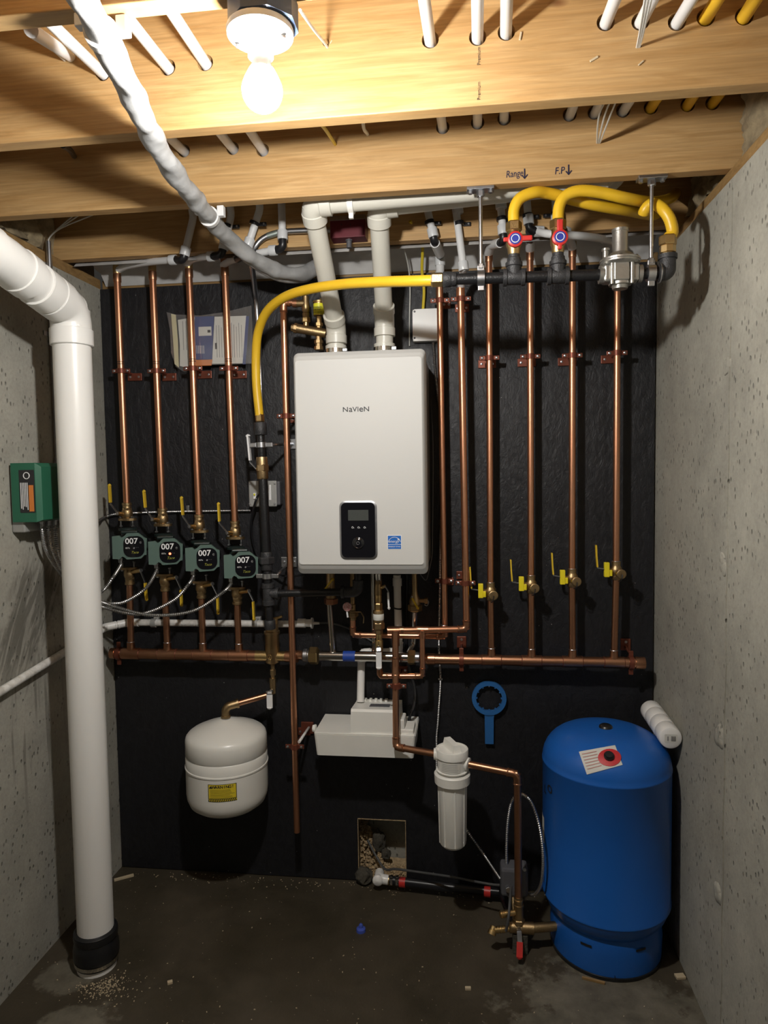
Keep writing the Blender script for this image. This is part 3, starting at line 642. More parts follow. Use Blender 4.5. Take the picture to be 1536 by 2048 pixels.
elbow_fit(t, [b, P(1008, 482, -.268), P(995, 488, -.22)]); part(t, 'fitting', M().tube(fil([P(1000, 486, -.24), P(982, 490, -.15), P(977, 507, YP)], .02, 6), .0155, 14), PEX)
t, b = pexdrop(3, (1053, 1057), 442, 'white plastic line with black tee between the two red-handled gas valves', clip_side=1, clip_py=432)
elbow_fit(t, [b, P(1059, 458, -.268), P(1072, 463, -.26)]); ringc(t, 'collar', P(1078, 463, -.255), (1, .05, -.05), .03, .0175, COLLAR)
part(t, 'side_pipe', M().tube(smooth_path([P(1076, 463, -.262), P(1098, 468, -.310), P(1150, 471, -.310), P(1195, 476, -.22), P(1226, 484, -.11), P(1235, 500, YP)], 8), .0125, 12), PEX); ringc(t, 'collar', P(1214, 478, -.12), (1, .3, -.1), .028, .0175, COLLAR)
elbow_fit(t, [P(1059, 462, -.255), P(1060, 478, -.18), P(1060, 486, -.11)]); part(t, 'stub', M().tube([P(1060, 480, -.16), P(1060, 500, YP)], .0155), PEX)
t, b = pexdrop(4, (1110, 1113), 440, 'white plastic line behind the second red-handled gas valve', clip_side=-1, clip_py=428)
elbow_fit(t, [b, P(1118, 458, -.268), P(1128, 462, -.24)]); ringc(t, 'collar', P(1131, 463, -.23), (1, .3, -.2), .026, .0175, COLLAR)
part(t, 'fitting', M().tube(fil([P(1131, 463, -.23), P(1140, 480, -.16), P(1145, 496, YP)], .02, 6), .0150, 14), PEX)
p, q, mt = thru[5]; t = thing('pex_pipe', 'white plastic line through the joists, rightmost of the white ones', 'pipe', lin(p, q, -.7), 'white plastic water lines'); part(t, 'pipe', M().tube([lin(p, q, -1.75), p, q, lin(p, q, -.61)], .0125, 14), PEX)
# short extra white line at top left
single('pex_pipe', M().tube([P(62, 60, -1.42), P(140, 112, -1.068), P(150, 122, -1.035)], .0125, 14), PEX, 'white plastic line entering the bright joist at the far upper left', 'pipe', 'white plastic water lines')

# ------------------------------------------------------------------ copper risers, left group with flange valves and pumps
ORD = ['leftmost', 'second from left', 'third from left', 'rightmost']
HL = P(222, 1307, YP); HR_ = P(512, 1311, YP); ZH = 0.929
RP = 0.0128
def lever(root, pivot, bend, tip, mat, wdir=YV, w=.014, arm_mat=None, name='lever'):
    """steel arm from a valve stem ending in a dipped grip"""
    pivot, bend, tip = V(pivot), V(bend), V(tip)
    a = part(root, name, M().strip([pivot, pivot + (bend-pivot)*.5, bend, bend + (tip-bend)*.12], w*.75, .0028, wdir), arm_mat or ZNC)
    g = bend + (tip-bend)*.08; n = 7; path = [g + (tip-g)*(k/n) for k in range(n+1)]
    m = M().strip(path, w, .006, wdir); m.lathe(tip - (tip-g).normalized()*.001, (tip-g), [(0, w*.5), (.004, w*.42), (.007, w*.2), (.008, 0)], 10)
    part(a, 'grip', m, mat)
def flange_valve(root_label, c, dirn, handle, gname):
    """brass isolation valve: socket, hex, ball body, oval flange with two bolts. c = flange centre, dirn = away from pump"""
    d = V(dirn); c = V(c)
    t = thing('isolation_valve', root_label, 'valve', c, gname)
    part(t, 'valve_body', M().lathe(c + d*.008, d, [(0, .017), (.006, .019), (.014, .021), (.026, .021), (.034, .0175), (.036, .0165), (.050, .0165), (.052, .0185), (.060, .0185), (.062, .015)], 20), BRSD)
    part(t, 'hex_section', M().hexn(c + d*.036, d, .013, .0195), BRSD)
    pts = [(.036*math.cos(a) * (1 if abs(math.cos(a)) < .6 else 1), .0235*math.sin(a)) for a in [2*math.pi*k/24 for k in range(24)]]
    part(t, 'flange', M().prism(pts, c + d*(.0 if d.z > 0 else .009) + (V((0, 0, 0)) if d.z > 0 else V((0, 0, 0))), (1, 0, 0), (0, 1, 0), .009), BRSD)
    for s in (-1, 1):
        bp = c + V((s*.024, -.012*s if False else -.006, 0)); m = M().rod(bp - d*.026, bp + d*.016, .0035, 8); m.hexn(bp + d*.0095, d, .006, .0075); m.hexn(bp - d*.024, d, .005, .0065)
        part(t, 'flange_bolt', m, ZNC)
    st = c + d*.022; part(t, 'valve_stem', M().rod(st, handle[0], .008, 12), BRS); part(t, 'stem_nut', M().hexn(handle[0], V(handle[0]) - st, .006, .0075), ZNC)
    lever(t, *handle, YHND); return t
def local(o, x, y, z):
    x, y, z = V(x).normalized(), V(y).normalized(), V(z).normalized()
    return Matrix(((x.x, y.x, z.x, o.x), (x.y, y.y, z.y, o.y), (x.z, y.z, z.z, o.z), (0, 0, 0, 1)))
def pump(i, pc, face):
    c = V(pc); f = V(face); w_ = V((f.x - c.x, f.y - c.y, 0)).normalized(); w_ = V((w_.x*.45, w_.y, 0)).normalized(); u = ZV.cross(w_) * 1.0
    if u.x < 0: u = -u
    lab = ['circulator pump furthest left, dark green with light cover reading 007', 'circulator pump second from left, with its red indicator lit', 'circulator pump third from left, one before the black gas pipe', 'circulator pump nearest the black gas pipe, lowest of the four'][i]
    t = thing('circulator_pump', lab, 'pump', c - V((0, 0, .06)), 'green circulator pumps')
    m = M().lathe(c - ZV*.062, ZV, [(0, .020), (.008, .034), (.009, .034), (.010, .022), (.030, .026), (.062, .045), (.094, .026), (.114, .022), (.115, .034), (.124, .034), (.125, .02)], 20)
    part(t, 'volute', m, PUMPD, 'dark cast pump body with flanges')
    o = f - w_*.004; mw = local(o, u, ZV, w_)
    def up_(m): return m.xf(mw)
    dist = (o - c).length
    part(t, 'motor', up_(M().lathe((0, 0, -dist*0.95), (0, 0, 1), [(0, .035), (dist*.25, .040), (dist*.3, .045), (dist*.9, .045)], 24)), PUMPD)
    # capacitor / wiring box on the left, cover plate with round right end
    part(t, 'wiring_box', up_(M().box((-.048, -.004, -.042), (.054, .078, .070), .006)), PUMPD)
    out = [(-.077, -.044), (-.052, -.046), (-.042, -.036), (-.034, -.040), (-.028, -.048), (.024, -.046), (.036, -.034), (.044, -.032), (.046, .028), (.036, .032), (.028, .040), (.016, .050), (-.024, .050), (-.034, .040), (-.044, .034), (-.052, .042), (-.077, .040)]
    part(t, 'cover', up_(M().prism(out, (0, 0, -.012), (1, 0, 0), (0, 1, 0), .016)), PUMPL, 'light grey-green front cover')
    dsc = rrect(0, 0, .074, .078, .026, 6)
    dp = part(t, 'face_plate', up_(M().prism(dsc, (0, 0, .004), (1, 0, 0), (0, 1, 0), .003)), BGLASS, 'black face plate')
    def tx(s, size, x, y, mat, **k): part(dp, 'lettering', up_(text(s, size, (x, y, .0072), (1, 0, 0), (0, 1, 0), **k)), mat)
    tx('007', .030, -.008, .020, PRINTW, bold=.02); tx('e', .018, .024, .016, PRINTG)
    tx('007e', .008, -.022, -.005, PRINTW); tx('~ - -', .010, .008, -.003, PRINTG); tx('Taco', .0135, .002, -.022, PRINTY, shear=.4)
    mt_ = pm('red_indicator', (.6, .05, .04), .3, emit=(1, .12, .05), es=6) if i == 1 else PRINTG
    part(dp, 'indicator', up_(M().lathe((.0, -.006, .007), (0, 0, 1), [(0, .0045 if i == 1 else .002), (.001, .003), (.0015, 0)], 10)), mt_, 'glowing red indicator' if i == 1 else None)
    part(t, 'top_clip', up_(M().box((-.02, .052, -.045), (.06, .010, .05), .004)), PUMPD)
    return t, mw
UF = [(255, 1041), (326, 1052), (399, 1065), (471, 1078)]
LF = [(257, 1134), (329, 1147), (402, 1161), (475, 1173)]
FC = [(268, 1093), (340, 1104), (414, 1117), (491, 1131)]
UH = [((236, 1027), (221, 1008), (219, 971)), ((306, 1039), (291, 1018), (288, 983)), ((380, 1053), (366, 1033), (363, 996)), ((455, 1066), (439, 1046), (437, 1008))]
LH = [((281, 1141), (290, 1163), (293, 1199)), ((352, 1155), (362, 1177), (363, 1210)), ((424, 1168), (435, 1190), (436, 1226)), ((497, 1182), (506, 1200), (508, 1238))]
TE = [262, 335, 406, 478]
pump_mw = []
for i in range(4):
    top = P(*LR[i][0], YP); x = None
    uf = P(*UF[i], YP); bot = V((uf.x, YP, uf.z + .060)); top = V((uf.x + (top.x-uf.x)*.6, YP, top.z))
    t = thing('copper_riser', 'long copper riser pipe above the ' + ['leftmost', 'second', 'third', 'fourth'][i] + ' circulator pump', 'pipe', bot, 'left copper risers')
    part(t, 'pipe', M().rod(bot, top, RP, 16), COP); d = (top-bot).normalized()
    ringc(t, 'top_adapter', top + d*.010, d, .030, .0148, COPD if i == 3 else BRS); ringc(t, 'coupling', top - d*.022, d, .030, .0150, COPD); bead(t, bot, d, RP+.002)
    cp = lin(V((bot.x, bot.z, 0)), V((top.x, top.z, 0)), P(240, (742, 742, 738, 738)[i], YP).z) if False else None
    cz = P(LR[i][0][0] + 10, 742 if i < 2 else 737, YP).z; k = (cz - bot.z)/(top.z - bot.z); cpt = bot + (top-bot)*k
    clamp(t, cpt, d, RP, plate=(cpt.x + .012, 0, cz - .012), pw=.058)
    ringc(t, 'pen_mark', cpt + d*.026, d, .0025, RP*1.01, INK); ringc(t, 'pen_mark', cpt + d*.034, d, .0025, RP*1.01, INK)
    yh = YP - .035
    flange_valve('upper brass valve with yellow lever pointing up, above the ' + ['leftmost', 'second', 'third', 'fourth'][i] + ' pump', uf, ZV, [P(*UH[i][0], yh), P(*UH[i][1], yh - .01), P(*UH[i][2], yh - .01)], 'upper pump valves')
    lf = P(*LF[i], YP); lf.x = uf.x
    flange_valve('lower brass valve with yellow lever pointing down, below the ' + ['leftmost', 'second', 'third', 'fourth'][i] + ' pump', lf, -ZV, [P(*LH[i][0], yh), P(*LH[i][1], yh - .01), P(*LH[i][2], yh - .01)], 'lower pump valves')
    pc = (uf + lf)/2; fc = P(*FC[i], YP - .105); fc.z = P(*FC[i], YP - .105).z
    pt, mw = pump(i, V((uf.x, YP, (uf.z+lf.z)/2)), fc); pump_mw.append(mw)
# left copper manifold with the four drops
man = thing('copper_manifold', 'thick tarnished copper header under the four pumps with four upright branches', 'pipe', V(((HL.x+HR_.x)/2, YP, ZH-.03)))
RH = 0.0207
part(man, 'header', M().rod((HL.x, YP, ZH), (HR_.x, YP, ZH), RH, 20), COPD)
part(man, 'end_cap', M().dome((HL.x+.02, YP, ZH), (-1, 0, 0), RH*1.1, .028), COPD)
for i in range(4):
    lf = P(*LF[i], YP); lf.x = P(*UF[i], YP).x; tx_ = P(TE[i], 1300, YP).x; a = V((tx_, YP, ZH)); b_ = lf - V((0, 0, .066))
    part(man, 'branch_pipe', M().rod(a, V((lf.x, YP, b_.z)), RP, 16), COPD)
    m = M().lathe(a - XV*.036, XV, [(0, RH), (0, RH*1.09), (.072, RH*1.09), (.072, RH)], 20); m.lathe(a, ZV, [(.0, RP*1.45), (.028, RP*1.2), (.046, RP*1.17), (.047, RP)], 16)
    tt = part(man, 'tee', m, COPD)
    bead(man, a + ZV*.047, ZV, RP*1.1); bead(man, a - XV*.037, XV, RH*1.02, COPP); bead(man, a + XV*.037, XV, RH*1.02, COPP)
c = V((P(238, 1308, YP).x, YP, ZH)); m = M().lathe(c - XV*.008, XV, [(0, RH), (0, RH+.005), (.016, RH+.005), (.016, RH)], 20)
for s in (-1, 1): m.box(c + V((0, 0, s*(RH+.014))), (.016, .007, .022), .002)
cl = part(man, 'clamp', m, COPP); part(cl, 'stand_off', M().rod(c + YV*RH, (c.x, 0, c.z), .006, 8), COPP)

# ------------------------------------------------------------------ right copper risers and manifold
HB = P(852, 1315, YP); HE = P(1290, 1324, YP); RR = [(978, 505, 1172), (1060, 502, 1160), (1145, 495, 1148), (1235, 505, 1133)]
TR = [983, 1063, 1145, 1228]; VP_ = [(981, 1182), (1062, 1168), (1144, 1155), (1232, 1140)]
manr = thing('copper_manifold', 'tarnished copper header on the right below the four risers with drain valves', 'pipe', V((.2, YP, ZH-.03)))
part(manr, 'header', M().rod((HB.x, YP, ZH), (HE.x-.02, YP, ZH), RH*.93, 20), COPD)
part(manr, 'end_cap', M().lathe((HE.x-.034, YP, ZH), XV, [(0, RH*.93), (0, RH*1.06), (.030, RH*1.06), (.034, RH*.95), (.035, 0)], 20), COPD)
part(manr, 'reducer', M().lathe((HB.x-.012, YP, ZH), XV, [(0, .012), (.0, .018), (.012, .018), (.016, .0215), (.045, .0215), (.046, RH*.93)], 18), COPD)
for px, up_ in ((923, 1), (1262, 1)):
    c = V((P(px, 1318, YP).x, YP, ZH)); m = M().lathe(c - XV*.008, XV, [(0, RH*.93), (0, RH+.004), (.016, RH+.004), (.016, RH*.93)], 20)
    for s in (-1, 1): m.box(c + V((0, 0, s*(RH+.013))), (.016, .007, .020), .002)
    cl = part(manr, 'clamp', m, COPP); mp = M().box((c.x, -.004, c.z+.045), (.036, .008, .044), .002); mp.rod((c.x, -.004, c.z+.036), c + V((0, 0, RH+.010)), .005, 8); w_ = part(manr, 'wall_plate', mp, COPP)
    part(w_, 'plate_screw', M().lathe((c.x, -.008, c.z+.055), -YV, [(0, .006), (.003, .005), (.0035, 0)], 8), ZNC)
for i in range(4):
    vx = P(*VP_[i], YP); a = V((P(TR[i], 1310, YP).x, YP, ZH)); vb = V((vx.x, YP, vx.z - .035)); vt = V((vx.x, YP, vx.z + .03)); top = P(RR[i][0], RR[i][1], YP); top.x = vx.x + (top.x - vx.x)*.8
    part(manr, 'branch_pipe', M().rod(a, vb, .0118, 16), COPD)
    m = M().lathe(a - XV*.034, XV, [(0, RH*.93), (0, RH*1.03), (.068, RH*1.03), (.068, RH*.93)], 20); m.lathe(a, ZV, [(0, .018), (.026, .0145), (.044, .0140), (.045, .0118)], 16); part(manr, 'tee', m, COPD); bead(manr, a + ZV*.045, ZV, .0130)
    bead(manr, a + XV*.035, XV, RH*.96, COPP); bead(manr, a - XV*.035, XV, RH*.96, COPP)
    nm = ['first', 'second', 'third', 'fourth'][i]
    t = thing('copper_riser', 'copper riser on the right side, ' + nm + ' counted from the boiler', 'pipe', vt, 'right copper risers')
    part(t, 'pipe', M().rod(vt, top, .0118, 16), COP); d = (top-vt).normalized(); ringc(t, 'top_adapter', top + d*.006, d, .028, .0142, BRS if i else COPD); ringc(t, 'coupling', top - d*.020, d, .026, .0138, COPD)
    cz = P(RR[i][0], (716, 713, 711, 706)[i], YP).z; cpt = vt + (top-vt)*((cz-vt.z)/(top.z-vt.z)); clamp(t, cpt, d, .0118, plate=(cpt.x - .006, 0, cz - .008), pw=.066)
    # purge valve: body, round drain cap toward the room, yellow tee block and lever
    v = thing('purge_valve', 'brass valve with yellow lever and round drain cap on the ' + nm + ' right riser', 'valve', vb, 'right riser valves')
    part(v, 'valve_body', M().lathe(vb, ZV, [(0, .0135), (.004, .0165), (.016, .0165), (.020, .020), (.042, .021), (.048, .0165), (.052, .0155), (.066, .0165), (.067, .012)], 20), BRSD); bead(v, vt + ZV*.002, ZV, .0135)
    dc = V((vx.x + .004, YP - .01, vx.z - .008))
    part(v, 'drain_port', M().lathe(dc, (0.12, -1, 0), [(0, .011), (.022, .011), (.023, .0165), (.040, .0170), (.041, .0145), (.043, .0145), (.0435, .006), (.043, 0)], 18), BRSD)
    cap = part(v, 'cap_chain', M().tube(smooth_path([dc + V((.006, -.047, 0)), dc + V((.004, -.05, -.012)), dc + V((.0, -.046, -.022)), dc + V((-.004, -.03, -.026))], 5), .0018, 6), BLKP)
    part(v, 'stem', M().rod(vx, vx + V((-.028, -.012, .0)), .009, 12), BRSD)
    yb = vx + V((-.030, -.018, .0)); part(v, 'tee_grip', M().box(yb + V((-.006, 0, .004)), (.018, .018, .052), .002).box(yb + V((.006, 0, -.008)), (.014, .014, .022), .002), YBLK, 'yellow plastic drain grip')
    hb = yb + V((-.038, -.004, .010)); part(v, 'lever', M().strip([yb + V((-.012, 0, .006)), hb + V((.006, 0, 0)), hb, hb + V((-.001, 0, .012))], .012, .0025, YV), ZNC)
    part(v, 'lever_grip', M().strip([hb + V((-.001, 0, .004)), hb + V((-.004, 0, .04)), hb + V((-.006, 0, .082))], .015, .005, YV), YHND)

# ------------------------------------------------------------------ black iron gas line, left of the boiler
YG = -0.20
gas = thing('gas_drop', 'black iron gas pipe left of the boiler with brass shut-off valve and white lever', 'pipe', P(537, 1262, YG))
G = lambda px, py: P(px, py, YG)
gx = lambda py: 520 + (py - 840)*(537-520)/(1190-840)
gp = lambda py: G(gx(py), py)
def gcol(a, b_, r, mat, name, hexa=False, label=None):
    A, B = gp(a), gp(b_); d = A - B; L_ = d.length; m = M()
    if hexa: m.hexn(B, d, L_, r)
    else: m.lathe(B, d, [(0, r*.93), (L_*.06, r), (L_*.94, r), (L_, r*.93)], 18)
    return part(gas, name, m, mat, label)
gcol(828, 844, .0165, BRS, 'flare_nut', True); gcol(845, 870, .0225, CASTI, 'coupling'); gcol(868, 915, .0135, IRON, 'nipple')
gcol(914, 958, .0205, BRSD, 'valve_body'); gcol(929, 943, .0235, BRSD, 'valve_hex', True)
gcol(956, 1112, .0168, IRON, 'pipe'); gcol(1104, 1140, .0205, CASTI, 'union'); gcol(1114, 1128, .0285, CASTI, 'union_nut', True); gcol(1138, 1172, .0135, IRON, 'nipple')
gcol(1166, 1176, .023, CASTI, 'tee_band'); gcol(1170, 1208, .0205, CASTI, 'tee'); gcol(1200, 1210, .023, CASTI, 'tee_band'); gcol(1206, 1244, .0135, IRON, 'nipple'); gcol(1240, 1258, .0205, CASTI, 'drip_cap')
ta = gp(1187); tb = P(556, 1187, YG); part(gas, 'tee_branch', M().rod(ta, tb, .0195).rod(tb - XV*.006, tb + XV*.004, .0225), CASTI)
te = P(690, 1184, YG); part(gas, 'branch_pipe', M().rod(tb, te, .0135), IRON)
el = [P(684, 1184, YG), P(716, 1184, YG), P(716, 1160, YG-.0)]; part(gas, 'elbow', M().tube(fil(el, .026, 8), .0195, 16), CASTI)
part(gas, 'elbow_rim', M().lathe(P(683, 1184, YG), XV, [(0, .0195), (0, .0235), (.010, .0235), (.011, .0195)], 18), CASTI)
part(gas, 'inlet_pipe', M().rod(P(716, 1168, YG), P(716, 1135, YG), .0135), IRON)
hp_ = G(513, 938); part(gas, 'valve_stem', M().rod(gp(937), hp_, .007, 10), BRS); lever(gas, hp_, G(501, 925), G(496, 872), PRINTW, w=.019)
# two clamp supports
for (cy, e, w_) in ((890, (585, 888), (580, 888)), (1152, (578, 1124), (572, 1122))):
    c = gp(cy); d = (gp(cy-20)-gp(cy+20)).normalized(); m = M().lathe(c - d*.009, d, [(0, .014), (0, .0195), (.018, .0195), (.018, .014)], 18)
    for s in (-1, 1): m.box(c + XV*s*.030, (.024, .010, .016), .002)
    cl = part(gas, 'pipe_clamp', m, ZNC, 'galvanised split-ring clamp')
    wp = P(e[0], e[1], -.012); part(cl, 'support_rod', M().rod(c + XV*.034, wp, .0055, 8), ZNC)
    pl = part(gas, 'wall_plate', M().box(P(e[0], e[1], -.004), (.062, .008, .040), .002), ZNC)
    for s in (-1, 1): part(pl, 'plate_screw', M().lathe(P(e[0], e[1], -.008) + V((s*.02, 0, 0)), -YV, [(0, .006), (.003, .005), (.004, 0)], 8), ZNC)

# ------------------------------------------------------------------ gas manifold hanging under the marked joist
YM = -0.636
gm = thing('gas_manifold', 'black iron gas manifold hung below the joist with tees and elbow', 'pipe', P(1100, 565, YM))
R_ = .0165
A = P(893, 559, YM); B = P(1322, 546, YM); ax = (B-A).normalized(); ML = (B-A).length
def mx(px): return A + ax*((P(px, 559 - (px-893)*13/429, YM) - A).dot(ax))
def mring(a, b_, r, mat, name, hexa=False):
    p, q = mx(a), mx(b_); L_ = (q-p).length; m = M()
    if hexa: m.hexn(p, ax, L_, r)
    else: m.lathe(p, ax, [(0, r*.94), (L_*.08, r), (L_*.92, r), (L_, r*.94)], 18)
    return part(gm, name, m, mat)
mring(893, 1220, R_*.93, IRON, 'pipe'); mring(1276, 1322, R_*.93, IRON, 'pipe')
mring(886, 903, .0215, CASTI, 'coupling'); mring(899, 913, .0195, CASTI, 'bushing'); mring(862, 887, .0200, BRS, 'flare_nut', True)
for c, vz in ((1028, 0), (1116, 0)):
    mring(c-20, c+20, .0205, CASTI, 'tee'); mring(c-22, c-14, .0238, CASTI, 'tee_band'); mring(c+14, c+22, .0238, CASTI, 'tee_band')
    q = mx(c); part(gm, 'tee_branch', M().lathe(q, ZV, [(0, .019), (.028, .0205), (.030, .0235), (.040, .0235), (.041, .0195), (.052, .0185), (.054, .0155), (.066, .0155)], 18), CASTI)
eq = mx(1335); part(gm, 'elbow', M().tube(fil([mx(1318), eq, eq + ZV*.045], .026, 8), .0215, 18), CASTI); part(gm, 'elbow_rim', M().lathe(eq + ZV*.036, ZV, [(0, .0215), (0, .025), (.012, .025), (.013, .02)], 18).lathe(mx(1316), ax, [(0, .02), (0, .025), (.010, .025), (.011, .0215)], 18), CASTI)
mring(1318, 1321, .0265, ZNC, 'washer')
# red-handled valves with yellow flex lines
def csst(name, pts, label, r=.0155, rings=True):
    q = resample(smooth_path(pts, 14), .004); m = M().tube(q, [r*(1 + (.025 if k % 2 else -.012)*(0.6 + .4*math.sin(k*.05))) for k in range(len(q))], 14)
    return single(name, m, CSST, label, 'gas line', 'yellow flexible gas lines')
for c, hdir, nm, vb_top in ((1028, 'across', 'first', 447), (1116, 'up', 'second', 443)):
    q = mx(c) + ZV*.062
    t = thing('gas_valve', 'brass gas valve with red handle lying ' + ('across the pipe' if hdir == 'across' else 'along the pipe') + ' above the manifold', 'valve', q, 'red-handled gas valves')
    part(t, 'valve_body', M().lathe(q, ZV, [(0, .0155), (.006, .017), (.016, .0175), (.024, .021), (.042, .021), (.050, .0175), (.066, .0175), (.072, .016), (.084, .016)], 20), BRS)
    top = P(c + 2, vb_top, YM); top.x = q.x
    part(t, 'nut', M().hexn(q + ZV*.066, ZV, .018, .0195), BRS); part(t, 'flare_nut', M().hexn(top - ZV*.022, ZV, .026, .0225), BRS); part(t, 'neck', M().rod(q + ZV*.08, top - ZV*.018, .0165), BRS)
    h = q + ZV*.034 + V((.002, -.020, 0)); part(t, 'stem', M().rod(q + ZV*.034, h, .008, 10), BRS)
    m = M().lathe(h, -YV, [(0, .0215), (.008, .0215), (.010, .019), (.0105, 0)], 20)
    if hdir == 'across': m.box(h + V((.026, -.005, .001)), (.040, .009, .014), .003).box(h + V((-.022, -.005, 0)), (.02, .009, .012), .003)
    else: m.box(h + V((0, -.005, .028)), (.016, .009, .040), .003).box(h + V((0, -.005, -.024)), (.011, .009, .016), .003)
    hd = part(t, 'handle', m, RED, 'red handle'); part(hd, 'badge', M().lathe(h + V((0, -.0105, 0)), -YV, [(0, .0155), (.0012, .0150), (.0013, 0)], 20), pm('badge_blue' + nm, (.03, .05, .30), .35), 'round blue badge')
    part(hd, 'badge_ring', M().torus(h + V((0, -.012, 0)), YV, .0105, .0012, 20, 5), PRINTW)
    # flexible line away from the valve
    if c == 1028:
        csst('flexible_gas_line', [top - ZV*.005, P(1028, 420, YM), P(1040, 397, YM), P(1068, 385, YM+.008), P(1092, 386, YM+.030), P(1120, 392, YM+.044), P(1152, 401, YM+.054), P(1200, 412, YM+.075), P(1255, 421, YM+.13), P(1288, 428, YM+.24), P(1306, 430, -.32), P(1314, 428, -.262)], 'yellow flexible gas line arching from the valve under the word Range')
    else:
        csst('flexible_gas_line', [top - ZV*.005, P(1118, 415, YM), P(1130, 393, YM), P(1158, 382, YM), P(1200, 385, YM+.010), P(1250, 396, YM+.03), P(1295, 404, YM+.09), P(1325, 402, -.45), P(1345, 394, -.34), P(1352, 386, -.262)], 'yellow flexible gas line arching from the valve under the letters F.P')
# the third: elbow at the right end, curling back up behind the rod
bt = P(1347, 492, YM); bt.x = eq.x + .002
fit = part(gm, 'brass_fitting', M().lathe(eq + ZV*.044, ZV, [(0, .016), (.008, .016), (.009, .021), (.026, .021), (.028, .019)], 8, flat=True), BRS); part(gm, 'flare_nut', M().hexn(eq + ZV*.072, ZV, .026, .0235), BRS)
csst('flexible_gas_line', [eq + ZV*.092, P(1345, 465, YM), P(1340, 440, YM), P(1328, 421, YM+.005), P(1312, 409, YM+.028), P(1299, 410, YM+.036), P(1290, 420, YM+.042), P(1287, 428, YM+.050)], 'yellow flexible gas line curling up from the elbow nearest the right wall')
# the long one to the boiler
csst('flexible_gas_line', [P(872, 561, YM), P(830, 562, -.62), P(760, 564, -.57), P(690, 568, -.51), P(620, 578, -.44), P(570, 594, -.37), P(535, 622, -.30), P(517, 662, -.24), P(512, 710, -.21), P(513, 770, YG), P(519, 832, YG)], 'long yellow flexible gas line sweeping across both white vents to the black gas pipe')
# regulator
rg = thing('gas_regulator', 'grey metal gas pressure regulator at the right of the manifold', 'regulator', mx(1240) - ZV*.04)
c = mx(1240)
ALU = pm('cast_aluminium', (.50, .49, .46), .38, .9, (.42, .41, .38), 30, bump=.15, bs=200)
part(rg, 'body', M().box(c, (.094, .046, .046), .006).lathe(mx(1198), ax, [(0, .022), (0, .0245), (.012, .0245), (.013, .02)], 18).lathe(mx(1276), ax, [(0, .02), (0, .0235), (.010, .0235), (.011, .018)], 18), ALU)
part(rg, 'front_rib', M().box(c + V((-.002, -.027, .002)), (.040, .012, .050), .003), ALU)
for s in (-1, 1): part(rg, 'column', M().rod(c + V((s*.026, -.026, -.032)), c + V((s*.026, -.026, .026)), .0055, 10), ALU)
part(rg, 'diaphragm_flange', M().lathe(c + ZV*.022, ZV, [(0, .03), (.002, .048), (.006, .052), (.010, .052), (.011, .054), (.016, .054), (.018, .048), (.026, .036), (.034, .026)], 28), ALU)
for k in range(6):
    a = math.radians(60*k + 20); part(rg, 'flange_screw', M().cyl(c + V((.047*math.cos(a), .047*math.sin(a), .026)), ZV, .016, .0045, 8), ZNC)
part(rg, 'spring_tower', M().lathe(c + ZV*.05, ZV, [(0, .023), (.01, .0205), (.062, .0205), (.063, .022), (.070, .022), (.071, .017)], 20), ALU); part(rg, 'vent_stub', M().lathe(c + V((-.040, -.010, .036)), ZV, [(0, .008), (.024, .008), (.025, .0105), (.031, .0105), (.032, .006)], 12), ALU)
part(rg, 'bottom_plug', M().lathe(c - ZV*.022, -ZV, [(0, .030), (.008, .030), (.009, .022), (.018, .020)], 20), ALU)
# hanger rods
for px, nm in ((962, 'left, near the left end of the gas manifold'), (1302, 'right, beside the gas regulator')):
    q = mx(px); t = thing('hanger_rod', 'zinc hanger rod with mounting plate, ' + nm, 'hanger', q - ZV*.02, 'hanger rods')
    part(t, 'mounting_plate', M().box((q.x, YM, ZS - .004), (.075, .034, .008), .001), ZNC)
    for s in (-1, 1): part(t, 'plate_screw', M().hexn((q.x + s*.028, YM, ZS - .008), -ZV, .007, .0065), ZNC)
    part(t, 'nut', M().hexn((q.x, YM, ZS-.008), -ZV, .016, .011), ZNC); part(t, 'rod', M().rod((q.x, YM, ZS-.01), q + ZV*.026, .0055, 10), ZNC)
    part(t, 'nut', M().hexn(q + ZV*.026, ZV, .014, .0095), ZNC)
    m = M().lathe(q - ax*.010, ax, [(0, R_*.95), (0, R_+.006), (.020, R_+.006), (.020, R_*.95)], 18).box(q + V((0, 0, R_+.010)), (.020, .010, .018), .002).box(q - V((0, 0, R_+.010)), (.018, .010, .016), .002); part(t, 'pipe_ring', m, ZNC)

# ------------------------------------------------------------------ boiler
YF = -0.362
bx0 = (P(581, 760, YF).x + P(594, 1145, YF).x)/2; bx1 = (P(846, 760, YF).x + P(860, 1145, YF).x)/2
bz1 = (P(585, 703, YF).z + P(840, 693, YF).z)/2; bz0 = P(720, 1151, YF).z
bcx, bcz, bw, bh = (bx0+bx1)/2, (bz0+bz1)/2, bx1-bx0, bz1-bz0
bo = thing('boiler', 'white wall-hung boiler with black control panel in the middle of the board', 'boiler', (bcx, -.2, bz0))
def bl_(y, ix, it, ib, r): return [V((p[0], y, p[1])) for p in rrect(bcx, bcz + (ib-it)/2, bw-2*ix, bh-it-ib, r, 6)]
part(bo, 'casing', M().loft([bl_(-.004, .008, .008, .008, .012), bl_(-.285, .008, .008, .008, .012)]), CASE, 'sheet-metal casing behind the front cover')
fc = M().loft([bl_(-.283, .001, .001, .001, .016), bl_(-.322, 0, 0, 0, .018), bl_(-.334, .001, .002, .002, .018), bl_(-.350, .005, .016, .020, .016), bl_(-.358, .009, .027, .033, .012), bl_(YF, .013, .031, .037, .010)])
part(bo, 'front_cover', fc, WHT)
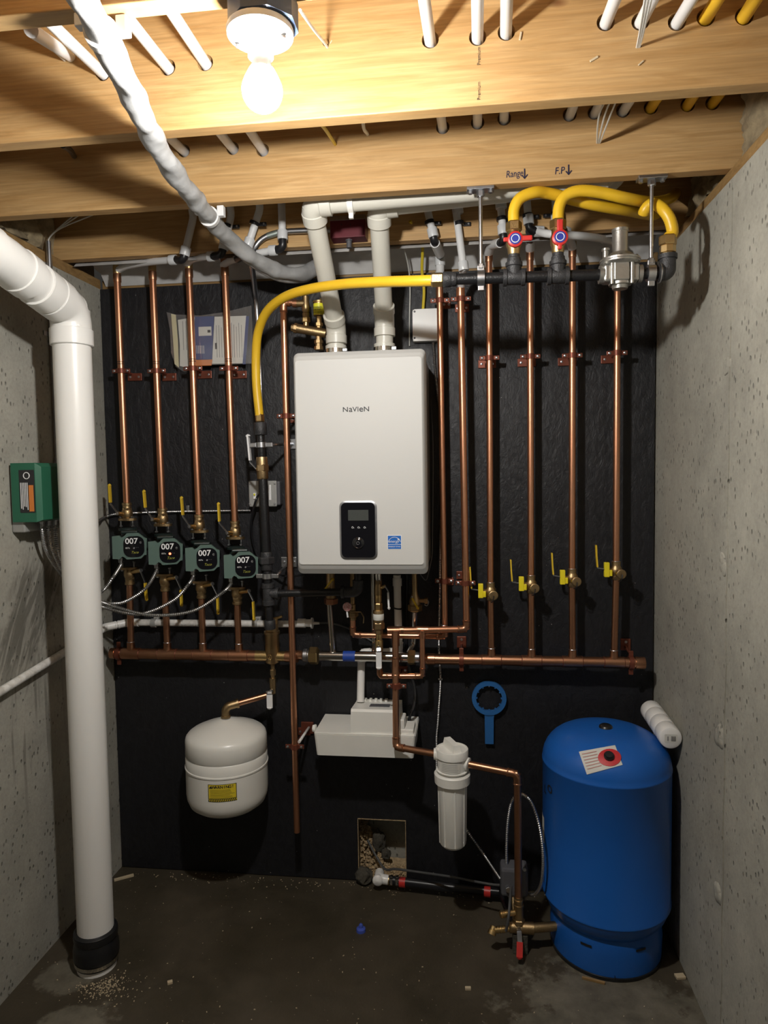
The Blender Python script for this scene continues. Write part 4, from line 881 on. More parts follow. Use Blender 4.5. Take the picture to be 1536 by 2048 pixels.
for s in (-1, 1):  # side latches and seams
    part(bo, 'side_seam', M().bb((bcx + s*(bw/2-.0085), -.20, bz0+.03), (bcx + s*(bw/2-.0065), -.19, bz1-.03)), ZNC)
part(bo, 'rating_label', M().bb((bcx+bw/2-.0085, -.26, bz0+.10), (bcx+bw/2-.0072, -.21, bz0+.34)), PAPERY, 'pale label on the right side of the casing')
cc = P(717, 1060, YF); pw_, ph_ = .114, .182
tr = [V((p[0], 0, p[1])) for p in rrect(cc.x, cc.z, pw_+.012, ph_+.012, .020, 6)]
part(bo, 'panel_trim', M().loft([[V((p.x, YF+.001, p.z)) for p in tr], [V((p.x, YF-.004, p.z)) for p in tr], [V((q[0], YF-.005, q[1])) for q in rrect(cc.x, cc.z, pw_+.003, ph_+.003, .017, 6)]]), ZNC, 'silver rim round the control panel')
cp_ = part(bo, 'control_panel', M().prism(rrect(cc.x, cc.z, pw_, ph_, .016, 6), (0, YF-.002, 0), (1, 0, 0), (0, 0, 1), .005), BGLASS, 'black control panel')
yp = YF - .0072
def on(px, py): return P(px, py, yp)
s0, s1 = on(696, 1020), on(737, 1041); part(cp_, 'screen', M().bb((s0.x, yp, s1.z), (s1.x, yp-.0008, s0.z)), LCD, 'grey display')
for px, g in ((705, 'back'), (717, 'menu'), (729, 'reset')):
    q = on(px, 1055); m = M().torus(q, YV, .0028, .0006, 10, 4).strip([q + V((.0028, 0, 0)), q + V((.0055, 0, -.002))], .001, .0006, (0, 0, 1)); part(cp_, 'button', m, PRINTW, 'small white key symbol')
q = on(716.5, 1086); kn = part(cp_, 'dial', M().lathe(q, -YV, [(0, .0205), (.002, .0205), (.004, .0185), (.0045, .0165), (.004, .0155), (.006, .012), (.0062, 0)], 32), BGLASS, 'round black dial'); part(kn, 'dial_ring', M().torus(q + V((0, -.0062, 0)), YV, .0048, .0006, 16, 4), PRINTG)
# brand letters: small letters drawn at capital height
q = P(712.5, 819, YF-.0005); bw0 = P(687, 819, YF).x; bw1 = P(738, 819, YF).x; st = (bw1-bw0)/6.0; caps = .0205
off = 0
for ch, sz, dx, sx in (('N', .0225, .46, 1.15), ('a', .0285, 1.70, 1.0), ('v', .0292, 2.66, 1.1), ('I', .0225, 3.42, 1.0), ('e', .0285, 4.16, 1.05), ('N', .0225, 5.42, 1.2)):
    body = ch.upper() if ch == 'v' else ch; s_ = .0225 if ch == 'v' else sz
    part(bo, 'brand_letter', text(body, s_, V((bw0 + st*dx, YF-.0006, q.z - (.0 if ch not in 'ae' else -.0012))), XV, ZV, sx=sx, bold=.010), INK)
# blue efficiency sticker
q = P(789, 1084.5, YF-.0006); sw = .0435
stk = part(bo, 'sticker', M().box(q, (sw+.003, .0008, sw+.004), 0), PRINTW, 'square blue and white efficiency sticker')
part(stk, 'blue_field', M().bb((q.x-sw/2, q.y-.0006, q.z-.006), (q.x+sw/2, q.y-.0012, q.z+sw/2)).bb((q.x-sw/2, q.y-.0006, q.z-sw/2), (q.x+sw/2, q.y-.0012, q.z-.0078)), ESTAR)
arc = [q + V((.021*math.cos(a), -.0016, -.004 + .021*math.sin(a))) for a in [math.radians(15 + 150*k/16) for k in range(17)]]
part(stk, 'arc', M().tube(arc, .0008, 6), PRINTW); part(stk, 'script', text('energy', .013, q + V((-.003, -.0015, .003)), XV, ZV, shear=.4), PRINTW); part(stk, 'script', text('ENERGY STAR', .0062, q + V((0, -.0015, -.0145)), XV, ZV), PRINTW)
star = [(.0045*(1 if k % 2 == 0 else .42)*math.sin(math.pi*k/5), .0045*(1 if k % 2 == 0 else .42)*math.cos(math.pi*k/5)) for k in range(10)]
part(stk, 'star', M().prism(star, q + V((.0135, -.0014, .0095)), XV, ZV, .0004), PRINTW)
part(bo, 'side_cable', M().tube(smooth_path([P(862, 800, -.02), P(866, 900, -.14), P(865, 1060, -.16), P(864, 1110, -.2), P(858, 1140, -.25), P(852, 1160, -.25), P(843, 1152, -.26), P(840, 1146, -.27)], 8), .0018, 6), GREYC)

# ------------------------------------------------------------------ flue and intake vents
RV = .0302
def vent(name, label, base_px, bend_px, top_px, end, yb=-.17, yt=-.553):
    b = P(base_px[0], base_px[1], yb); b.z = bz1 - .002
    t = thing(name, label, 'vent pipe', b, 'white boiler vents')
    bd = P(bend_px[0], bend_px[1], yb-.005); bd.x = b.x + (bd.x-b.x)*.3; tp = P(top_px[0], top_px[1], yt)
    e = end
    part(t, 'outlet_collar', M().lathe(b, ZV, [(0, .043), (.006, .043), (.007, .0375), (.050, .0375), (.052, RV)], 24), VENT)
    cl = part(t, 'hose_clamp', M().lathe(b + ZV*.024, ZV, [(0, .0375), (0, .0392), (.014, .0392), (.014, .0375)], 24), STL, 'steel band clamp'); part(cl, 'clamp_screw', M().box(b + V((.036, -.022, .031)), (.018, .010, .012), .002), ZNC)
    part(t, 'riser_stub', M().rod(b + ZV*.02, bd, RV*1.0, 24), VENT)
    d1 = ZV; d2 = (tp - bd).normalized()
    part(t, 'lower_elbow', M().tube(fil([bd - d1*.055, bd, bd + d2*.055], .05, 7), RV*1.16, 24), VENT)
    for q_, dd in ((bd - d1*.057, -d1), (bd + d2*.057, d2)): part(t, 'elbow_hub', M().lathe(q_ - dd*.030, dd, [(0, RV*1.16), (.002, RV*1.24), (.030, RV*1.24), (.031, RV)], 24), VENT)
    part(t, 'riser', M().rod(bd, tp, RV, 24), VENT)
    d3 = (e - tp).normalized()
    part(t, 'upper_elbow', M().tube(fil([tp - d2*.055, tp, tp + d3*.055], .042, 9), RV*1.16, 24), VENT)
    for q_, dd in ((tp - d2*.058, -d2), (tp + d3*.058, d3)): part(t, 'elbow_hub', M().lathe(q_ - dd*.034, dd, [(0, RV*1.16), (.002, RV*1.24), (.034, RV*1.24), (.035, RV)], 24), VENT)
    part(t, 'horizontal_pipe', M().rod(tp, e, RV, 24), VENT)
    part(t, 'end_elbow', M().tube(fil([e - d3*.06, e, e + ZV*.06], .045, 8), RV*1.16, 24), VENT); part(t, 'upper_stub', M().rod(e, V((e.x, e.y, ZJ-.003)), RV, 24), VENT); return t, tp, e
eL = V((0.40, -.550, 2.448))
tv, tpL, _ = vent('vent_pipe', 'left white vent pipe rising from the boiler and turning right under the joist', (672, 690), (676, 655), (624, 409), eL)
c = P(702, 406, -.553); k = (c.x - tpL.x)/(eL.x - tpL.x); c = tpL + (eL - tpL)*k
part(tv, 'strap', M().lathe(c - XV*.008, XV, [(0, RV), (0, RV+.007), (.016, RV+.007), (.016, RV)], 24).box(c + V((0, 0, -RV-.012)), (.014, .012, .018), .002), PVC)
eR = V((0.44, -.465, 2.478)); tvR, tpR, _ = vent('vent_pipe', 'right white vent pipe rising from the boiler between the cables', (769, 688), (771, 640), (757, 413), eR, yt=-.465)

# ------------------------------------------------------------------ big white drain pipe on the left
DX, DY, RD = -1.238, -0.55, .0572
dr = thing('drain_pipe', 'large white drain pipe standing on the floor at the left wall', 'pipe', (DX, DY, 0))
pA = V((DX, DY, QX(140, 620, DX).z)); pB_ = QX(8, 520, DX); d2 = (pB_ - pA).normalized(); pB = pB_; pC = pB + V((0, -1, .12)).normalized()*.8
part(dr, 'pipe', M().rod((DX, DY, .10), pA, RD, 32), PVC)
part(dr, 'elbow', M().tube(fil([pA - ZV*.10, pA, pA + d2*.10], .10, 10), RD*1.06, 32), PVC)
for q_, dd in ((pA - ZV*.112, -ZV), (pA + d2*.112, d2)): part(dr, 'elbow_hub', M().lathe(q_ - dd*.052, dd, [(0, RD*1.06), (.002, RD*1.13), (.050, RD*1.13), (.052, RD*1.10), (.0525, RD)], 32), PVC)
part(dr, 'coupling', M().lathe(pA + d2*.118, d2, [(0, RD), (0, RD*1.12), (.06, RD*1.12), (.0605, RD)], 32), PVC)
part(dr, 'slanted_pipe', M().rod(pA, pB, RD, 32), PVC); d3 = (pC-pB).normalized()
part(dr, 'elbow', M().tube(fil([pB - d2*.09, pB, pB + d3*.12], .12, 8), RD*1.06, 32), PVC); part(dr, 'elbow_hub', M().lathe(pB + d3*.06, d3, [(0, RD*1.06), (.002, RD*1.13), (.06, RD*1.13), (.061, RD)], 32), PVC); part(dr, 'elbow_hub', M().lathe(pB - d2*.05, -d2, [(0, RD*1.06), (.002, RD*1.13), (.05, RD*1.13), (.051, RD)], 32), PVC)
part(dr, 'upper_pipe', M().rod(pB, pC, RD, 32), PVC)
for k in range(3): # moulded studs on the elbow
    q_ = pA + V((.047, -.036 + .0*k, -.055 + .032*k)); part(dr, 'moulded_stud', M().lathe(q_ - V((.004, -.004, 0)), V((.8, -.6, 0)), [(0, .006), (.0075, .006), (.0085, .004), (.0086, 0)], 10), PVC)
rc = part(dr, 'rubber_coupling', M().lathe((DX, DY, .018), ZV, [(0, RD*1.05), (0, RD*1.16), (.022, RD*1.16), (.026, RD*1.26), (.050, RD*1.26), (.066, RD*1.22), (.082, RD*1.12), (.086, RD*1.20), (.108, RD*1.20), (.112, RD*1.10), (.113, RD)], 32), RUB, 'black rubber coupling')
for z in (.024, .110): part(rc, 'band_clamp', M().lathe((DX, DY, z), ZV, [(0, RD*1.18), (0, RD*1.215), (.012, RD*1.215), (.012, RD*1.18)], 32), STL if z < .05 else RUB)
part(dr, 'floor_stub', M().lathe((DX, DY, .0), ZV, [(0, RD*1.08), (.03, RD*1.08)], 32), PVC)
# ------------------------------------------------------------------ left wall: conduit, controller, small white pipe
cxw = XL + .014
e0 = QX(97, 483, cxw); e1 = QX(121, 925, cxw); em = thing('steel_conduit', 'thin steel conduit on the left wall ending in loose wires above', 'conduit', (cxw, e0.y, e1.z), 'steel conduits')
part(em, 'tube', M().rod((cxw, e0.y, e1.z), (cxw, e0.y, e0.z), .0095, 14), EMT); q_ = QX(113, 672, cxw); q_.y = e0.y
part(em, 'conduit_strap', M().lathe(q_ - ZV*.008, ZV, [(0, .0097), (0, .0118), (.016, .0118), (.016, .0097)], 14).box(q_ + V((-.009, -.022, 0)), (.003, .026, .016), .0005), ZNC); part(em, 'connector', M().lathe((cxw, e0.y, e1.z-.005), ZV, [(0, .014), (.012, .014), (.013, .0115), (.026, .0115)], 12), ZNC)
for k, (a, b_) in enumerate((((155, 425), (185, 405)), ((175, 420), (215, 400)), ((190, 428), (232, 408)))):
    part(em, 'wire', M().tube(smooth_path([V((cxw + .002*(k-1), e0.y, e0.z-.01)), V((cxw + .004, e0.y, e0.z+.012)), P(115 + 4*k, 458 - k, -.37), P(*a, -.38), P(*b_, -.40), P(b_[0]+40, b_[1]-14, -.44)], 8), .0021, 6), WIRE)
gy0 = QX(16, 985, XL).y; gxo = -1.337; gz1 = QX(56, 925, gxo).z; gz0 = QX(58, 1047, gxo).z; gy1 = gy0 + .215
gb = thing('zone_controller', 'dark green zone controller box on the left wall beside the white drain', 'box', (XL, (gy0+gy1)/2, gz0-.04))
mk = lambda x, i, zb: [V((x, gy0+i, zb)), V((x, gy1-i, zb)), V((x, gy1-i, gz1-i)), V((x, gy0+i, gz1-i))]
part(gb, 'base_housing', M().bb((XL+.001, gy0+.010, gz0-.034), (XL+.045, gy1-.01, gz1-.01), .004), GRYBX)
part(gb, 'cover', M().loft([mk(XL+.012, 0, gz0), mk(gxo-.014, 0, gz0), mk(gxo, .012, gz0+.006)]), GRNBOX, 'green cover')
l0 = gy0 - .0006; lb = part(gb, 'warning_label', M().bb((XL+.040, l0, gz0+.030), (XL+.092, l0-.0006, gz1-.022)), INK, 'black and orange warning label')
part(lb, 'orange_field', M().bb((XL+.072, l0-.0008, gz0+.034), (XL+.088, l0-.0013, gz1-.070)), ORNG)
for k in range(5): part(lb, 'text_line', M().bb((XL+.044 + k*.0055, l0-.0008, gz0+.034 + random.uniform(0, .02)), (XL+.0465 + k*.0055, l0-.0013, gz1-.062)), PRINTW)
part(lb, 'mark', M().torus((XL+.066, l0-.001, gz1-.040), YV, .010, .0015, 14, 5), PRINTW)
# armoured cables from the controller to the pumps
cab = [((84, 1062), (235, 1120)), ((97, 1060), (310, 1131)), ((110, 1058), (385, 1150)), ((124, 1056), (462, 1166))]
mids = [[QX(92, 1100, -1.400), QX(120, 1145, -1.400), P(165, 1196, -.33), P(203, 1184, -.245), P(226, 1155, -.235)],
        [QX(105, 1100, -1.385), QX(130, 1150, -1.380), P(165, 1201, -.36), P(205, 1205, -.265), P(245, 1205, -.245), P(290, 1178, -.235)],
        [QX(116, 1100, -1.370), QX(137, 1150, -1.360), P(165, 1196, -.39), P(212, 1216, -.290), P(280, 1228, -.262), P(345, 1202, -.24), P(376, 1170, -.225)],
        [QX(126, 1100, -1.355), QX(143, 1150, -1.340), P(168, 1188, -.42), P(220, 1210, -.320), P(300, 1230, -.285), P(385, 1222, -.255), P(445, 1185, -.23)]]
PL_ = ['leftmost', 'second', 'third', 'fourth']
for i in range(4):
    s_ = QX(*cab[i][0], XL+.06); endp = pump_mw[i] @ V((-.056, -.052, -.040)); endp2 = endp - ZV*.02
    t = thing('armored_cable', 'armoured steel cable curving from the green controller to the ' + PL_[i] + ' pump', 'cable', s_, 'armoured pump cables')
    st_ = V((XL+.06, s_.y, gz0-.002))
    part(t, 'cable', flex([st_, st_ - ZV*.03] + mids[i] + [endp2, endp], .0058), MC); part(t, 'connector', M().lathe(st_ + ZV*.001, -ZV, [(0, .011), (.006, .011), (.007, .0085), (.018, .0085)], 10), ZNC); part(t, 'connector', M().lathe(endp + ZV*.006, -ZV, [(0, .011), (.006, .011), (.007, .0085), (.018, .0085)], 10), ZNC)
t = thing('armored_cable', 'armoured cable running level behind the upper pump valves to the grey switch box', 'cable', P(350, 1030, -.01))
part(t, 'cable', flex([V((XL+.075, gy1-.02, gz0-.001)), V((XL+.075, gy1-.01, gz0-.03)), V((XL+.06, -.20, gz0-.030)), P(207, 1036, -.05), P(235, 1028, -.012), P(330, 1024, -.010), P(440, 1022, -.010), P(503, 1021, -.012)], .0052), MC)
part(t, 'cable_strap', M().box(P(376, 1018, -.006), (.012, .010, .028), .002), ZNC)
wp = thing('small_drain', 'narrow white drain pipe along the left wall and behind the pump branches', 'pipe', P(420, 1256, -.03))
yw = -.032; a0 = V((XL+.018, QX(-40, 1408, XL+.018).y, QX(-40, 1408, XL+.018).z)); zt_ = P(420, 1247, yw).z
a1 = V((XL+.018, -.085, zt_ - .008)); a2 = V((XL+.09, yw, zt_)); a3 = P(600, 1246, yw); a3.z = zt_ + .002
run(wp, [a0, a1, a2, a3], .0138, PVCD, PVC, bend=.022, ext=.02)
part(wp, 'end_adapter', M().lathe(P(596, 1246, yw), XV, [(0, .0138), (0, .018), (.030, .018), (.031, .015), (.052, .015), (.053, .0215), (.059, .0215), (.060, .006), (.085, .0045)], 18), PVC)
for px in (308, 511): part(wp, 'pipe_hook', M().lathe(P(px, 1246, yw) - XV*.010, XV, [(0, .0142), (0, .0175), (.020, .0175), (.020, .0142)], 16).box(P(px+6, 1238, -.012), (.022, .020, .020), .003), GRYBX)
part(wp, 'print_line', text('PVC 1120  SCH 40  ASTM D1785  NSF-pw', .010, P(420, 1250, yw) + V((0, -.0142, 0)), XV, ZV, sx=1.3), PRINTG)

# ------------------------------------------------------------------ bent steel conduit above the bag and switch box
t = thing('steel_conduit', 'steel conduit bending down beside the yellow gas line to the switch box', 'conduit', P(522, 965, -.03), 'steel conduits')
part(t, 'tube', M().tube(smooth_path([P(668, 461, -.262), P(625, 461, -.262), P(575, 463, -.262), P(545, 468, -.262), P(522, 480, -.262), P(508, 498, -.258), P(504, 518, -.235), P(506, 545, -.17), P(510, 580, -.09), P(514, 622, -.034), P(522, 780, -.026), P(527, 962, -.028)], 8), .0098, 14), EMT)
part(t, 'coupling', M().tube([P(556, 465.5, -.262), P(535, 472, -.262)], .0108, 12), pm('green_stencil_steel', (.42, .48, .44), .4, .8))
sb = thing('switch_box', 'grey cast electrical switch box behind the black gas pipe', 'switch', P(526, 1014, 0))
a = P(497, 962, -.045); b_ = P(554, 1013, -.045); part(sb, 'box', M().bb((a.x+.006, -.002, b_.z+.004), (b_.x+.012, -.040, a.z-.002), .006), GRYPL)
fp = part(sb, 'cover_plate', M().box(((a.x+b_.x)/2, -.043, (a.z+b_.z)/2), (b_.x-a.x, .006, a.z-b_.z), .004), GRYBX)
c = P(510, 992, -.047); part(fp, 'toggle', M().box(c, (.012, .010, .024), .002), PRINTW); part(fp, 'toggle_tip', M().box(c + V((0, -.006, .006)), (.006, .008, .008), .001), YTAG)
for px, py in ((500, 967), (549, 967), (500, 1008), (549, 1008)): part(fp, 'cover_screw', M().lathe(P(px, py, -.046), -YV, [(0, .005), (.002, .004), (.0025, 0)], 8), ZNC)
part(fp, 'outlet_slot', M().box(P(540, 985, -.047), (.010, .004, .060), .002), PRINTW)
single('power_cord', M().tube(smooth_path([P(522, 985, -.05), P(512, 1000, -.09), P(503, 1040, -.06), P(505, 1080, -.03), P(520, 1120, -.03), P(560, 1150, -.05), P(610, 1150, -.1)], 8), .0042, 8), BLKP, 'black power cord drooping from the grey switch box', 'cord')
mb = thing('junction_box', 'maroon metal junction box on the rear joist between the two vents', 'box', P(700, 480, -.26))
a = P(664, 448, -.262); b_ = P(734, 480, -.262); part(mb, 'box', M().bb((a.x, -.242, b_.z), (b_.x, -.300, a.z), .002), MAROON); part(mb, 'mounting_ear', M().bb((a.x, -.2425, a.z-.004), (b_.x, -.3005, a.z+.012), .001), ZNC)
for px in (683, 701): part(mb, 'ear_hole', M().lathe(P(px, 449, -.3008), -YV, [(0, .0022), (.0004, .0022)], 8), INK)
part(mb, 'connector', M().lathe(P(698, 478, -.272), -ZV, [(0, .012), (.006, .012), (.007, .009), (.03, .009)], 12), GRYPL)

# ------------------------------------------------------------------ manuals in a clear bag
YBG = -.045
def sheet(name, pts, y, mat, label, th=.002):
    q = [P(px, py, y) for px, py in pts]; m = M().prism([(p.x, p.z) for p in q], (0, y, 0), (1, 0, 0), (0, 0, 1), th); return single(name, m, mat, label, 'paper', 'papers in the clear bag')
sheet('folded_sheet', [(343, 628), (352, 630), (356, 680), (358, 735), (350, 728), (347, 680)], YBG, PAPERY, 'folded yellow sheet at the left edge of the clear bag', .004)
lf_ = sheet('leaflet', [(356, 640), (392, 634), (390, 700), (384, 738), (360, 732), (360, 690)], YBG+.006, PAPER, 'white leaflet in the bag left of the navy booklet')
for k in range(4): part(lf_, 'text_line', M().bb(P(366 + k*6, 642, YBG+.0035), P(366.8 + k*6, 700, YBG+.0030)), PRINTG)
nb = sheet('booklet', [(391, 634), (429, 633), (425, 719), (388, 720)], YBG, NAVY, 'navy booklet with orange foot and a picture of the boiler', .006)
part(nb, 'orange_foot', M().prism([(p.x, p.z) for p in (P(388, 720, YBG-.0068), P(425, 719, YBG-.0068), P(423, 731, YBG-.0068), P(387, 732, YBG-.0068))], (0, YBG-.0062, 0), (1, 0, 0), (0, 0, 1), .0006), ORNG)
part(nb, 'picture', M().bb(P(397, 654, YBG-.0062), P(423, 671, YBG-.0068)), PAPER); part(nb, 'picture_panel', M().bb(P(415, 660, YBG-.0068), P(421, 665, YBG-.0072)), INK)
for k in range(5): part(nb, 'print_bar', M().bb(P(393 + k*3.4, 691, YBG-.0062), P(394.6 + k*3.4, 707, YBG-.0068)), PAPER)
wbk = sheet('booklet', [(430, 634), (493, 632), (486, 727), (425, 728)], YBG, PAPER, 'white instruction booklet lying on its side in the clear bag', .005)
for k in range(11): part(wbk, 'text_line', M().bb(P(433 + k*5.0, 644 + random.uniform(0, 12), YBG-.0052), P(433.8 + k*5.0, 715, YBG-.0057)), PRINTG)
part(wbk, 'navy_edge', M().prism([(p.x, p.z) for p in (P(493, 633, YBG), P(499, 633, YBG), P(492, 729, YBG), P(486, 729, YBG))], (0, YBG-.004, 0), (1, 0, 0), (0, 0, 1), .0015), NAVY); part(wbk, 'stamp', M().bb(P(430, 686, YBG-.0052), P(434, 698, YBG-.0058)), INK)
out = [(333, 624), (352, 629), (400, 631), (450, 624), (503, 611), (505, 660), (503, 727), (470, 729), (420, 730), (392, 731), (370, 745), (352, 734), (342, 705), (340, 660)]
m = M()
for yy in (YBG-.016, YBG+.014):
    q = [P(px, py, yy) for px, py in out]; c = sum(q, V())/len(q); c.y += (-.006 if yy < YBG else .002)
    ring2 = [c + (p-c)*.6 + V((0, random.uniform(-.003, .003), 0)) for p in q]; n_ = len(q)
    m._add(q + ring2 + [c], [[i, (i+1) % n_, n_+(i+1) % n_, n_+i] for i in range(n_)] + [[n_+i, n_+(i+1) % n_, 2*n_] for i in range(n_)], True)
single('plastic_bag', m, FILM, 'clear plastic bag of manuals propped behind two copper risers', 'bag')

# ------------------------------------------------------------------ pressure relief assembly and long discharge pipe
YD = -.155
rp_ = thing('discharge_pipe', 'long copper discharge pipe just left of the boiler running down past the tanks', 'pipe', P(594, 1665, YD))
pt = P(567, 612, YD); pb = P(594, 1664, YD); ptc = P(566, 608, YD); ptc.x = pt.x; pe = P(594, 607, YD)
run(rp_, [pb, V((pt.x, YD, P(567, 606, YD).z)), V((pe.x, YD, P(567, 606, YD).z))], .0118, COP, COP, bend=.018)
for (px, py, ex) in ((571, 832, (585, 832)), (592, 1493, (607, 1478))):
    cz = P(px, py, YD).z; k = (cz - pb.z)/(pt.z - pb.z); c = pb + (V((pt.x, YD, pt.z)) - pb)*k; clamp(rp_, c, ZV, .0118, pw=.05)
ap = P(618, 1455, -.02); part(rp_, 'strut', M().rod(P(598, 1484, YD+.01), ap, .0055, 8), PVC); part(rp_, 'strut_plate', M().box(P(615, 1455, -.006), (.050, .010, .046), .002), COPP)
ra = thing('relief_valve', 'brass relief valve and air vent assembly on top of the boiler at left', 'valve', P(637, 698, YD), )
zx = lambda px, py: P(px, py, YD)
part(ra, 'valve_body', M().lathe(zx(612, 638), ZV, [(0, .011), (.020, .013), (.022, .0105), (.030, .014), (.050, .014), (.062, .0125), (.080, .012), (.082, .009), (.086, .004)], 16), BRSD); part(ra, 'outlet', M().rod(zx(593, 607), zx(612, 607), .0125), BRSD); part(ra, 'outlet_band', M().rod(zx(586, 607), zx(594, 607), .0145), COP)
part(ra, 'nut', M().hexn(zx(612, 645), ZV, .018, .016), BRS); part(ra, 'cross_pipe', M().rod(P(590, 656, YD-.01), P(652, 667, YD-.002), .0165, 18), BRSD); part(ra, 'end_plug', M().lathe(P(594, 657, YD-.0095), P(582, 655, YD-.011) - P(594, 657, YD-.0095), [(0, .0185), (.010, .0185), (.011, .014), (.020, .013), (.021, 0)], 8, flat=True), BRSD)
part(ra, 'neck', M().rod(zx(612, 658), zx(612, 642), .010), BRS)
part(ra, 'air_vent', M().lathe(zx(638, 632), ZV, [(0, .0195), (.046, .0195), (.047, .0215), (.052, .0215), (.053, .012)], 20), BRS); part(ra, 'tag', M().lathe(zx(638, 631), ZV, [(0, .0199), (.040, .0199)], 20), YTAG, 'lemon-yellow printed tag'); part(ra, 'vent_tip', M().rod(zx(641, 606), zx(641, 596), .004, 8), BRS)
for k in range(3): part(ra, 'tag_print', text(['AUTOMATIC', 'AIR VENT', 'MAX 150 PSI'][k], .0065, zx(637, 617 + k*5) + V((0, -.0203, 0)), XV, ZV), INK)
part(ra, 'vent_neck', M().lathe(zx(638, 662), ZV, [(0, .010), (.016, .010), (.017, .0145), (.028, .0145), (.029, .009), (.052, .009)], 6, flat=True), BRS)
part(ra, 'lower_nipple', M().lathe(zx(638, 700), ZV, [(0, .017), (.012, .017), (.013, .013), (.022, .013), (.023, .0165), (.034, .0165), (.035, .011), (.055, .011)], 8, flat=True), BRSD)

# ------------------------------------------------------------------ domestic copper pipes right of the boiler
dA = thing('domestic_pipe', 'copper pipe left of the pair beside the boiler, running to the red-knob valve', 'pipe', P(888, 1270, YP), 'domestic copper pair')
yA = -.085; YB2 = -.128; pA0 = P(879, 574, YP); pA1 = P(890, 1273, yA); pA1.x = P(890, 1262, YP).x
zc = P(800, 1271, yA).z; run(dA, [V((pA0.x, YP, pA0.z)), V((pA1.x, YP, zc)), V((P(706, 1271, yA).x, yA, zc)), V((P(706, 1271, yA).x, yA, P(706, 1236, yA).z))], .0112, COP, COPD, bend=.016)
bead(dA, P(888, 1250, YP), ZV, .0125); part(dA, 'top_coupling', M().lathe(pA0, -ZV, [(0, .0135), (.04, .0135), (.055, .0112)], 16), COP)
clamp(dA, P(880, 601, YP), ZV, .0112, plate=P(893, 610, 0), pw=.030); clamp(dA, P(889, 1162, YP), ZV, .0112, plate=P(899, 1162, 0), pw=.030)
dB = thing('domestic_pipe', 'copper pipe right of the pair beside the boiler, bending left below it', 'pipe', P(932, 1262, YP), 'domestic copper pair')
yBh = -.168; zb_ = P(850, 1262, yBh).z; b0_ = P(921, 576, YB2); b1 = V((P(933, 1262, YB2).x, YB2, zb_)); b2 = V((P(775, 1262, yBh).x, yBh, zb_))
run(dB, [b0_, b1, b2], .0120, COP, COPD, bend=.017); part(dB, 'top_coupling', M().lathe(b0_, -ZV, [(0, .0150), (.03, .0150), (.045, .0120)], 16), COP)
clamp(dB, P(922, 598, YB2), ZV, .0120, plate=P(924, 617, 0), pw=.052); clamp(dB, P(931, 1166, YB2), ZV, .0120, plate=P(926, 1150, 0), pw=.050)
# bypass loop
lp = thing('bypass_loop', 'small square copper loop hanging below the boiler beside the white valve lever', 'pipe', P(845, 1352, -.16))
xq = P(844, 1262, yBh).x; zl = P(800, 1352, yBh).z; k_ = (xq - b1.x)/(b2.x - b1.x); yq = b1.y + (b2.y-b1.y)*k_ ; xw = P(760, 1345, -.175).x
run(lp, [V((xq, yq-.004, zb_)), V((xq, yq-.012, zl)), V((xw, yq-.022, zl)), V((xw, yq-.022, zl+.035))], .0095, COP, COPD, bend=.013)
part(lp, 'tee', M().lathe((xq - .022, yq, zb_), (1, .0, 0), [(0, .0122), (0, .0140), (.044, .0140), (.044, .0122)], 16).lathe((xq, yq-.004, zb_), -ZV, [(0, .0125), (.030, .0110)], 14), COP)
# feed pipe down to the filter
fd = thing('filter_feed_pipe', 'copper pipe dropping in front of the white pump box to the water filter', 'pipe', P(797, 1500, -.20))
xf_ = P(791, 1262, yBh).x; yf_ = b1.y + (b2.y-b1.y)*((xf_-b1.x)/(b2.x-b1.x)); YFt = -.30
ft = P(905, 1500, YFt); fx = P(904, 1500, YFt).x; e0 = P(797, 1494, -.240); e0.x = xf_ + .004
run(fd, [V((xf_, yf_-.006, zb_)), V((xf_, yf_-.022, P(790, 1330, yf_).z)), e0, V((fx-.055, YFt, P(880, 1508, YFt).z))], .0118, COPD, COPD, bend=.017)
part(fd, 'tee', M().lathe((xf_-.03, yf_+.005, zb_), (1, .0, 0), [(0, .0122), (0, .0142), (.060, .0142), (.060, .0122)], 16).lathe((xf_, yf_-.004, zb_), -ZV, [(0, .0145), (.03, .0142), (.055, .0142), (.056, .0118)], 14), COPD)
clamp(fd, P(793, 1372, yf_-.042), ZV, .0118, pw=.044)

# ------------------------------------------------------------------ stainless header and valves under the boiler
sh = thing('stainless_header', 'polished stainless header below the boiler with brass unions and blue tape', 'pipe', P(725, 1330, -.10))
YS = -.10; Z = lambda px, py: P(px, py, YS)
zs = Z(725, 1313).z; xa_, xb_ = Z(640, 1313).x, Z(818, 1313).x
part(sh, 'tube', M().rod((xa_, YS, zs), (xb_, YS, zs), .0195, 22), STL); part(sh, 'tape', M().rod((Z(687, 1313).x, YS, zs), (Z(711, 1313).x, YS, zs), .0198, 22), TAPEB, 'band of blue tape')
part(sh, 'union_nut', M().hexn((Z(619, 1311).x, YS, zs), XV, .034, .0335), BRS); part(sh, 'union_nut', M().hexn((Z(816, 1313).x, YS, zs), XV, .028, .0275), BRS)
part(sh, 'left_adapter', M().lathe((Z(606, 1311).x, YS, zs), XV, [(0, .021), (.004, .026), (.018, .026), (.020, .022), (.03, .022)], 20), ZNC); part(sh, 'left_tail', M().rod((Z(592, 1311).x, YS+.008, zs), (Z(608, 1311).x, YS, zs), .018), COPD); part(sh, 'right_adapter', M().lathe((Z(830, 1313).x, YS, zs), XV, [(0, .020), (.016, .020), (.017, .015)], 18), ZNC)
part(sh, 'right_tail', M().rod((Z(838, 1313).x, YS, zs), (HB.x, YP, ZH), .013), COPD)
